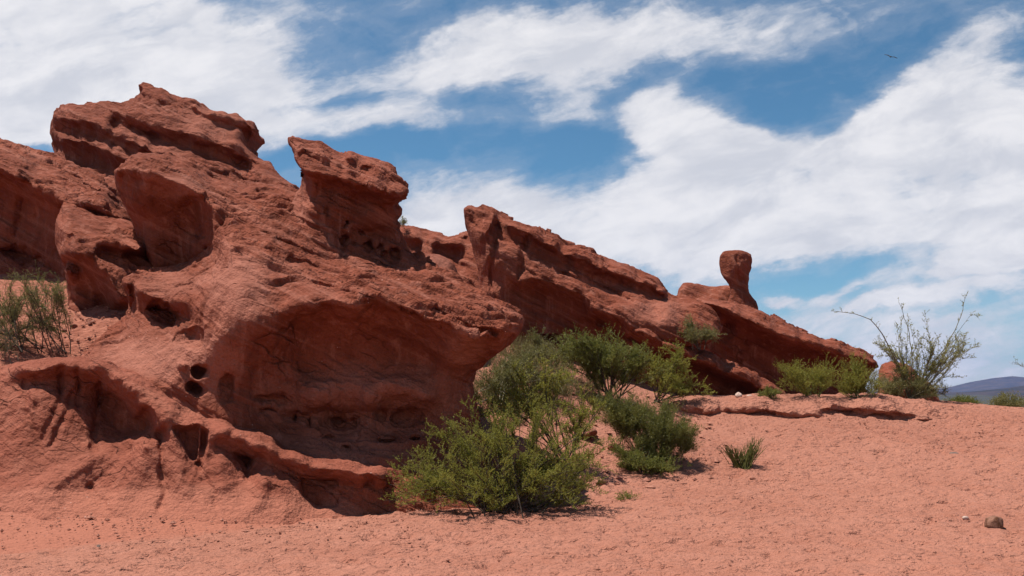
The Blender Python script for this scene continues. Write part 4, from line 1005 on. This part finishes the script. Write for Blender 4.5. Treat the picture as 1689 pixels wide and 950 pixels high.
rods('rod_tuft', 'small lone tuft of grey green rods on the open sand slope', on_ground(1224, 773),
     [(1190, 738, 0), (1200, 732, 0), (1218, 740, 0), (1236, 732, 0), (1250, 718, 0), (1262, 736, 0)], 150, 9, LEAF_DARK, rr=0.0055, sub=2, height=0.5)
shrub('ledge_bush', 'small dark bush growing high on the rock where fin meets long slab', at(1152, 574, 20.4),
      [(1150, 548, 30, 20, 0, 0.5, 2), (1140, 535, 18, 14, 0, .3, .8), (1172, 552, 14, 16, 0, .3, .7)], 10, LEAF_OLIVE, BARK_DARK, stems=46, shoots=18, per=9, shoot_len=0.16, leaf_len=0.03, leaf_w=0.011, r=0.010, up=0.3, cat='bush', clamp=False, extra=[([(1152, 574, 0), (1145, 550, 0), (1140, 525, 0)], 0.012)])
# yellow green shrubs behind the ledge
shrub('pale_shrub', 'wide yellow green shrub below the middle of the long slab', ground_hit(1345, 658.5, 19.4),
      [(1330, 630, 44, 24, 0, 0.7, 3), (1365, 615, 24, 26, 0, 0.5, 1.2), (1305, 615, 24, 22, 0, .4, .7), (1285, 606, 10, 10, 0, .2, .25)], 11, LEAF_BRIGHT, BARK_GREEN, stems=95, shoots=18, per=8, shoot_len=0.17, leaf_len=0.03, leaf_w=0.010, r=0.009, up=0.1, shoot_up=0.9)
shrub('pale_shrub', 'tall yellow green shrub under the blunt nose of the long slab', ground_hit(1412, 658.5, 19.4),
      [(1412, 615, 24, 34, 0, 0.6, 2), (1435, 630, 20, 26, 0, 0.5, 1), (1395, 635, 22, 20, 0, 0.5, 1)], 12, LEAF_BRIGHT, BARK_GREEN, stems=66, shoots=18, per=8, shoot_len=0.17, leaf_len=0.03, leaf_w=0.010, r=0.009, up=0.1, shoot_up=0.9)
shrub('pale_shrub', 'tiny bright green shrub beside the white stone on the crusted ledge', ground_hit(1270, 658.5, 19.4),
      [(1270, 648, 20, 9, 0, 0.3, 1)], 13, LEAF_GREEN, BARK_GREEN, stems=34, shoots=14, per=9, shoot_len=0.10, leaf_len=0.026, leaf_w=0.010, r=0.006, up=0.3)
# sparse thorny bush against the sky
shrub('thorny_bush', 'sparse thorny bush with long bare arching branches against the sky', ground_hit(1500, 661, 19.3),
      [(1500, 590, 60, 46, 0, 0.7, 3), (1555, 590, 54, 46, 0, 0.7, 3), (1585, 575, 26, 26, 0, 0.5, 1.4), (1465, 570, 28, 28, 0, .4, 1), (1510, 540, 34, 26, 0, .4, 1)],
      14, LEAF_YELLOW, BARK_GREY, stems=90, shoots=20, per=6, shoot_len=0.13, leaf_len=0.034, leaf_w=0.015, r=0.016, start=0.25, up=0.05, wobble=0.05, spread=0.05, green_shoots=False, cat='bush',
      extra=[([(1500, 661, 0), (1485, 610, 0), (1462, 560, -0.2), (1440, 530, -0.2), (1410, 518, -0.2), (1372, 512, -0.2)], 0.02),
             ([(1500, 661, 0), (1530, 610, 0), (1560, 570, 0.1), (1580, 535, 0.1), (1588, 515, 0.1), (1592, 490, 0.1)], 0.016),
             ([(1588, 515, 0.1), (1600, 518, .1), (1612, 521, 0.1)], 0.006), ([(1500, 661, 0), (1505, 580, 0), (1495, 530, 0), (1482, 497, 0)], 0.014)])
shrub('low_scrub', 'dense low scrub hiding the foot of the thorny bush', ground_hit(1492, 661, 19.4),
      [(1490, 632, 40, 26, 0.2, 0.6, 2.5), (1535, 642, 32, 18, 0.2, 0.6, 1.5), (1465, 645, 22, 14, 0.2, .4, 1)], 15, LEAF_OLIVE, BARK_GREY, stems=120, shoots=22, per=9, shoot_len=0.15, leaf_len=0.03, leaf_w=0.010, r=0.008, up=0.3)
shrub('twiggy_shrub', 'small see through twiggy shrub in the gap between the slab nose and the boulder', ground_hit(1438, 661, 19.3),
      [(1440, 630, 20, 22, 0.2, 0.4, 1)], 16, LEAF_OLIVE, BARK_GREY, stems=26, shoots=14, per=4, shoot_len=0.14, leaf_len=0.03, leaf_w=0.010, r=0.007, up=0.2, green_shoots=False)
for (px, py, sd, lab, rx, ry) in [(1585, 676, 17, 'low dark shrub beyond the crest beside the thorny bush', 30, 9), (1660, 680, 18, 'pale scrubby shrub on the crest near the right edge', 28, 16)]:
    b = np.array(at(px, py, 27.0)); b[2] = float(ground_z(b[0], b[1])[0])
    shrub('crest_shrub', lab, b, [(px, py - ry * 0.9, rx, ry, 0, 0.8, 1)], sd, LEAF_GREEN if sd == 17 else LEAF_OLIVE, BARK_GREY, stems=70, shoots=18, per=9, shoot_len=0.2, leaf_len=0.04, leaf_w=0.014, r=0.009, up=0.3)
b = ground_hit(1740, 690)
shrub('edge_bush', 'twig of a bush poking in at the right edge', b, [(1715, 620, 30, 26, 0, 0.5, 1), (1760, 610, 50, 50, 0, .7, 1)], 19, LEAF_OLIVE, BARK_GREY, stems=30, shoots=16, per=6, shoot_len=0.14, leaf_len=0.03, leaf_w=0.010, r=0.010, up=0.2, cat='bush', extra=[([(1740, 690, 0), (1710, 620, 0), (1690, 605, 0), (1677, 601, 0)], 0.012)])
# left bush
shrub('thicket_bush', 'straggly grey green bush at the left edge below the tilted slab', ground_hit(50, 578, 12.9),
      [(60, 480, 48, 40, 0, 0.7, 3), (20, 510, 40, 50, -0.1, 0.7, 2.5), (95, 475, 20, 26, 0, .4, .8), (-30, 520, 50, 60, 0, .8, 2), (75, 535, 40, 26, 0, .4, 1.5), (20, 560, 40, 24, 0, .5, 1.2)], 20, LEAF_OLIVE, BARK_DARK, stems=150, shoots=24, per=8, shoot_len=0.12, leaf_len=0.020, leaf_w=0.007, r=0.011, up=0.05, spread=0.3, wobble=0.09, cat='bush')
shrub('dead_twigs', 'bare grey twiggy plant at the left edge in front of the straggly bush', ground_hit(12, 598, 12.0),
      [(10, 560, 24, 28, 0, .3, 1)], 21, LEAF_OLIVE, BARK_GREY, stems=20, shoots=12, per=2, shoot_len=0.10, leaf_len=0.02, leaf_w=0.007, r=0.006, up=0.2, green_shoots=False, cat='plant')
shrub('tiny_plant', 'tiny plant on the skyline right of the hooded pillar', at(664, 374, 26.8), [(664, 366, 5, 8, 0, .2, 1)], 22, LEAF_OLIVE, BARK_GREY, stems=14, shoots=8, per=6, shoot_len=0.12, leaf_len=0.035, leaf_w=0.012, r=0.006, up=0.2, cat='plant', clamp=False, extra=[([(664, 374, 0), (664, 368, 0), (663, 360, 0)], 0.006)])
shrub('trailing_herb', 'sparse trailing herb flat on the sand right of the largest bush', ground_hit(1035, 826), [(1035, 820, 26, 8, 0, .3, 1)], 23, LEAF_GREEN, BARK_GREY, stems=16, shoots=9, per=5, shoot_len=0.08, leaf_len=0.022, leaf_w=0.009, r=0.004, up=0.1, cat='plant')


# dry grass on the gully slope: uncountable
rgr = np.random.default_rng(55)
ctr_ = []
for (px, py, n_, sx, sy) in [(820, 640, 40, 40, 40), (860, 600, 60, 50, 36), (900, 580, 40, 40, 22), (860, 670, 30, 50, 30), (935, 650, 26, 40, 30), (985, 655, 14, 30, 20)]:
    for _ in range(n_):
        ctr_.append(ground_hit(px + rgr.normal() * sx * 0.6, py + rgr.normal() * sy * 0.6, 13.0, 26.0))
ctr_ = np.repeat(np.array(ctr_), 26, 0); nb_l = len(ctr_)
gb = ctr_ + rgr.normal(size=(nb_l, 3)) * np.array([0.05, 0.05, 0]); gb[:, 2] -= 0.02
gt = gb + unit(rgr.normal(size=(nb_l, 3)) * np.array([0.35, 0.35, 0.1]) + np.array([0, 0, 1])) * rgr.uniform(0.12, 0.42, (nb_l, 1))
gmid = (gb + gt) / 2 + rgr.normal(size=gb.shape) * 0.02
tg_ = Tubes(); tg_.many(bez(gb, gmid, gt, 4), 0.0045, 0.0015, 3)
tag(link('grass', tg_.mesh('grass', leaf_material('dry_grass', c4(0.17, 0.15, 0.05), c4(0.33, 0.26, 0.12), 0.3))), 'dry yellowish grass on the gully slope below the overhanging nose', 'grass', None, 'stuff')


# ------------------------------------------------------------------ loose stones
def stone_mesh(seed, sx, sy, sz, mat, cuts=9, n=26):
    rng = np.random.default_rng(seed)
    th = np.linspace(0, 2 * math.pi, n, endpoint=False); ph = np.linspace(0, math.pi, n // 2 + 1)[1:-1]
    T, Pp = np.meshgrid(th, ph); Dv = np.stack([np.cos(T) * np.sin(Pp), np.sin(T) * np.sin(Pp), np.cos(Pp)], -1).reshape(-1, 3)
    Dv = np.concatenate([Dv, [[0, 0, 1], [0, 0, -1]]])
    r = np.full(len(Dv), 1.0)
    for _ in range(cuts):                                        # flat broken facets
        nn = unit(rng.normal(size=3)); d = rng.uniform(0.62, 0.9); k = Dv @ nn
        r = np.where(k * r > d, d / np.maximum(k, 1e-3), r)
    r = r * (1 + 0.06 * fbm(Dv * 3 + seed, 3))
    V = Dv * r[:, None] * np.array([sx, sy, sz])
    m = len(ph); Fq = []
    for i in range(m - 1):
        for j in range(n):
            Fq.append((i * n + j, (i + 1) * n + j, (i + 1) * n + (j + 1) % n, i * n + (j + 1) % n))
    top, bot = m * n, m * n + 1
    for j in range(0, n, 2):
        Fq.append((top, j, (j + 1) % n, (j + 2) % n)); b0 = (m - 1) * n
        Fq.append((bot, b0 + (j + 2) % n, b0 + (j + 1) % n, b0 + j))
    return new_mesh('stone', V, np.array(Fq), mat)


def stone_material(name, a, b2):
    m, t, b = principled(name)
    P = t.n('ShaderNodeNewGeometry').outputs['Position']
    t.l(t.mix(t.ramp(t.noise(P, 12, 6, 0.7), 0.35, 0.65), a, b2), b.inputs['Base Color']); b.inputs['Roughness'].default_value = 0.85
    bp = t.n('ShaderNodeBump'); bp.inputs['Distance'].default_value = 0.02; t.l(t.noise(P, 40, 5, 0.7), bp.inputs['Height']); t.l(bp.outputs[0], b.inputs['Normal'])
    return m


M_BROWN = stone_material('brown_stone', c4(0.10, 0.04, 0.02), c4(0.30, 0.15, 0.10))
M_PALE = stone_material('pale_stone', c4(0.42, 0.26, 0.20), c4(0.56, 0.42, 0.35))
M_GREY = stone_material('grey_stone', c4(0.12, 0.08, 0.065), c4(0.22, 0.15, 0.12))
M_RED = stone_material('red_stone', c4(0.19, 0.065, 0.04), c4(0.32, 0.13, 0.09))


M_GRIT = stone_material('sand_grit', c4(0.22, 0.08, 0.05), c4(0.44, 0.20, 0.14))


def stone(name, label, px, py, wpx, hpx, mat, seed, depth=None, group=None, sink=0.25):
    b = ground_hit(px, py) if depth is None else np.array(at(px, py, depth))
    s = b[1] / F
    o = link(name, stone_mesh(seed, wpx * s / 2, wpx * s * 0.4, hpx * s / 2 * 1.15, mat), loc=b + np.array([0, 0, hpx * s / 2 * (1 - sink)]))
    o.rotation_euler = (0.1 * math.sin(seed), 0.1 * math.cos(seed), seed * 1.3)
    tag(o, label, 'stone', group)
    return o


stone('stone', 'angular brown stone half buried in the sand at the lower right', 1640, 874, 40, 26, M_BROWN, 3)
stone('stone', 'small pale stone flush with the sand left of the brown stone', 1592, 859, 13, 8, M_PALE, 5)
stone('stone', 'rounded white stone standing on the crusted ledge', 1218, 656.5, 15, 12, M_PALE, 6, depth=19.55, sink=0.35)
stone('stone', 'flat white chip lying beside the white stone on the ledge', 1236, 655.5, 13, 5, M_PALE, 8, depth=19.55, sink=0.3)
stone('stone', 'small dark grey stone alone on the bare clay at the lower left', 161, 906, 15, 8, M_GREY, 9)
stone('stone', 'flat brown stone at the right side of the largest bush', 992, 800, 22, 9, M_BROWN, 10)
stone('stone', 'thin dark stone half sunk above the brown stone', 1650, 846, 18, 4, M_RED, 12)
stone('stone', 'small reddish stone on the sand left of the rod tuft', 1177, 765, 9, 6, M_RED, 13)
stone('stone', 'dark chip of stone on the sand below the thorny bush', 1574, 750, 16, 4, M_GREY, 14)
stone('rock', 'dark rock lying in the gully below the round dense shrub', 905, 640, 44, 24, M_RED, 31)
stone('rock', 'flat reddish rock on the gully slope left of the broom like bush', 966, 722, 46, 18, M_RED, 33)
stone('rock', 'small reddish rock beside the foot of the broom like bush', 1012, 742, 22, 12, M_RED, 36)
for k, (px, py, sz, lab) in enumerate([(122, 541, 12, 'dark clod on the left slope, largest of its row'), (148, 536, 10, 'dark clod on the left slope nearest the undercut block'), (106, 548, 9, 'dark clod on the left slope nearest the straggly bush')]):
    stone('clod', lab, px, py, sz, sz * 0.6, M_RED, 20 + k, group='clods on the left slope')

# gravel: uncountable grit on the slope
rg = np.random.default_rng(99)
VV, FF, nn = [], [], 0
OCT = np.array([[1, 0, 0], [-1, 0, 0], [0, 1, 0], [0, -1, 0], [0, 0, 1], [0, 0, -1]], float)
TRI = np.array([[0, 2, 4], [2, 1, 4], [1, 3, 4], [3, 0, 4], [2, 0, 5], [1, 2, 5], [3, 1, 5], [0, 3, 5]])
gp = []
for _ in range(900): gp.append((rg.uniform(-4, 12), rg.uniform(8, 18.5), rg.uniform(0.006, 0.016)))
for _ in range(700):
    q_ = (rg.uniform(3, 9.5), rg.uniform(16.0, 18.7))
    if vnoise(np.array([[q_[0] * 0.9, q_[1] * 1.2, 5.5]]))[0] > -0.05: gp.append((q_[0], q_[1], 0.006 + abs(rg.normal(0, 0.007))))
for _ in range(500): gp.append((rg.uniform(-6.5, -1), rg.uniform(9.3, 11.4), rg.uniform(0.005, 0.014)))
for _ in range(500): gp.append((rg.uniform(-8.2, -5.0), rg.uniform(13.3, 17), rg.uniform(0.01, 0.03)))
for _ in range(220): gp.append((rg.uniform(-6.8, -1.4), rg.normal(10.8, 0.5), abs(rg.normal(0.0, 0.012)) + 0.005))
for _ in range(200): gp.append((rg.uniform(-1.6, 1.2), rg.normal(12.1, 0.25), abs(rg.normal(0.010, 0.010)) + 0.005))
for _ in range(260): gp.append((rg.uniform(0.6, 4.0), rg.uniform(13.5, 19.5), abs(rg.normal(0.018, 0.018)) + 0.006))
gp = np.array(gp); gzz = ground_z(gp[:, 0], gp[:, 1]) + 0.03
for i in range(len(gp)):
    sc3 = gp[i, 2] * rg.uniform(0.6, 1.5, 3) * np.array([1.3, 1.2, 0.75]); a = rg.uniform(0, 6.28)
    v = OCT * sc3 * rg.uniform(0.7, 1.2, (6, 1)); R = np.array([[math.cos(a), -math.sin(a), 0], [math.sin(a), math.cos(a), 0], [0, 0, 1]])
    VV.append(v @ R.T + np.array([gp[i, 0], gp[i, 1], gzz[i]])); FF.append(TRI + nn); nn += 6
tag(link('gravel', new_mesh('gravel', np.concatenate(VV), np.concatenate(FF), M_GRIT, False)), 'scattered reddish grit and pebbles on the sand slope', 'gravel', None, 'stuff')


# ------------------------------------------------------------------ far hills
def hill(name, label, outline, d, depth, col_a, col_b, seed):
    """a ridge of hills: crest line from pixels at distance d, slopes running forward and back"""
    xs = np.linspace(outline[0][0], outline[-1][0], 260)
    top = np.interp(xs, [o[0] for o in outline], [o[1] for o in outline])
    m = 60; tt = np.linspace(-1, 1, m)
    X = (xs - CX) / F * d
    hz = H + (YH - top) / F * d + 12
    V = []
    for t in tt:
        y = d + t * depth
        p = np.stack([X * 0.004, np.full_like(X, y * 0.004), np.full_like(X, seed)], 1)
        er = 1 - np.abs(fbm(p * np.array([1.0, 0.6, 1]), 5)) * 1.4
        prof = (1 - abs(t)) ** 0.8
        z = -12 + hz * prof * (0.70 + 0.30 * (er if abs(t) > 0.02 else 1.0)) 
        V.append(np.stack([X + t * depth * 0.3, np.full_like(X, y), z], 1))
    V = np.concatenate(V); n = len(xs)
    i = np.arange((m - 1) * (n - 1)); r = i // (n - 1); c = i % (n - 1); a = r * n + c
    mt, t_, b = principled(name + '_slope')
    P = t_.n('ShaderNodeNewGeometry').outputs['Position']
    t_.l(t_.mix(t_.ramp(t_.noise(P, 0.012, 7, 0.7), 0.4, 0.6), col_a, col_b), b.inputs['Base Color']); b.inputs['Roughness'].default_value = 1.0
    tag(link(name, new_mesh(name, V, np.stack([a, a + 1, a + n + 1, a + n], 1), mt)), label, None, None, 'structure')


hill('hills', 'blue far mountain ridge at the right horizon', [(900, 650), (1300, 645), (1500, 644), (1560, 640), (1600, 630), (1640, 623), (1670, 620), (1689, 622), (1760, 626), (1900, 612), (2100, 618), (2300, 640)], 4200, 700, c4(0.05, 0.045, 0.042), c4(0.085, 0.065, 0.055), 3.1)
hill('hills', 'dark scrubby nearer hills at the right horizon', [(900, 660), (1300, 656), (1480, 654), (1545, 648), (1600, 646), (1650, 641), (1689, 636), (1800, 630), (2000, 634), (2300, 650)], 2000, 500, c4(0.030, 0.027, 0.022), c4(0.065, 0.045, 0.038), 8.7)

# ------------------------------------------------------------------ soaring bird
bd = at(1469, 94, 70.0)
tb = Tubes(); tb.add(np.array([[-0.18, 0, 0], [-0.08, 0, 0.01], [0.06, 0, 0.01], [0.14, 0, 0.0], [0.19, 0, 0]]), 0.02, 0.02, 6)
bv = np.concatenate(tb.V); bf = np.concatenate(tb.Fc)
ctr = np.repeat(np.array([-0.18, -0.08, 0.06, 0.14, 0.19]), 6); rs = np.repeat(np.array([0.4, 2.0, 2.4, 1.4, 0.3]), 6)
bv[:, 1:] = bv[:, 1:] * rs[:, None]
wing = []
for sgn in (-1, 1):
    for (xa, xb, yy, zz) in [(0.09, -0.07, 0.03, 0.01), (0.11, -0.08, 0.22, 0.07), (0.06, -0.06, 0.42, 0.06), (0.0, -0.03, 0.52, 0.04)]:
        wing += [(xa, sgn * yy, zz + .006), (xb, sgn * yy, zz + .004), (xb, sgn * yy, zz - .004), (xa, sgn * yy, zz - .006)]
wv_ = np.array(wing); wf = []
for s in range(2):
    for q in range(3):
        a = s * 16 + q * 4
        for e in range(4): wf.append((a + e, a + (e + 1) % 4, a + 4 + (e + 1) % 4, a + 4 + e))
    wf.append((s * 16, s * 16 + 1, s * 16 + 2, s * 16 + 3)); wf.append((s * 16 + 12, s * 16 + 13, s * 16 + 14, s * 16 + 15))
bird_me = new_mesh('bird', np.concatenate([bv, wv_]), np.concatenate([bf, np.array(wf) + len(bv)]), bark_material('dark_feathers', c4(0.02, 0.02, 0.02), c4(0.05, 0.045, 0.04)))
bo = link('bird', bird_me, loc=bd); bo.rotation_euler = (0.5, -0.5, 0.9); tag(bo, 'tiny dark bird soaring high in the sky at the upper right', 'bird')

# ------------------------------------------------------------------ air
hz_lo, hz_hi = np.array([-3600, -120, -40.0]), np.array([5200, 5200, 190.0])
hv = np.array([[x, y, z] for x in (hz_lo[0], hz_hi[0]) for y in (hz_lo[1], hz_hi[1]) for z in (hz_lo[2], hz_hi[2])])
hf = np.array([[0, 1, 3, 2], [4, 6, 7, 5], [0, 4, 5, 1], [2, 3, 7, 6], [0, 2, 6, 4], [1, 5, 7, 3]])
hm = bpy.data.materials.new('air'); hm.use_nodes = True; ht = NT(hm.node_tree)
pv = ht.n('ShaderNodeVolumePrincipled'); pv.inputs['Color'].default_value = c4(0.20, 0.40, 1.0); pv.inputs['Density'].default_value = 0.00008; pv.inputs['Anisotropy'].default_value = 0.2
ho = ht.n('ShaderNodeOutputMaterial'); ht.l(pv.outputs[0], ho.inputs['Volume'])
tag(link('haze', new_mesh('haze', hv, hf, hm, False)), 'thin blue air between the rocks and the far hills', 'haze', None, 'stuff')
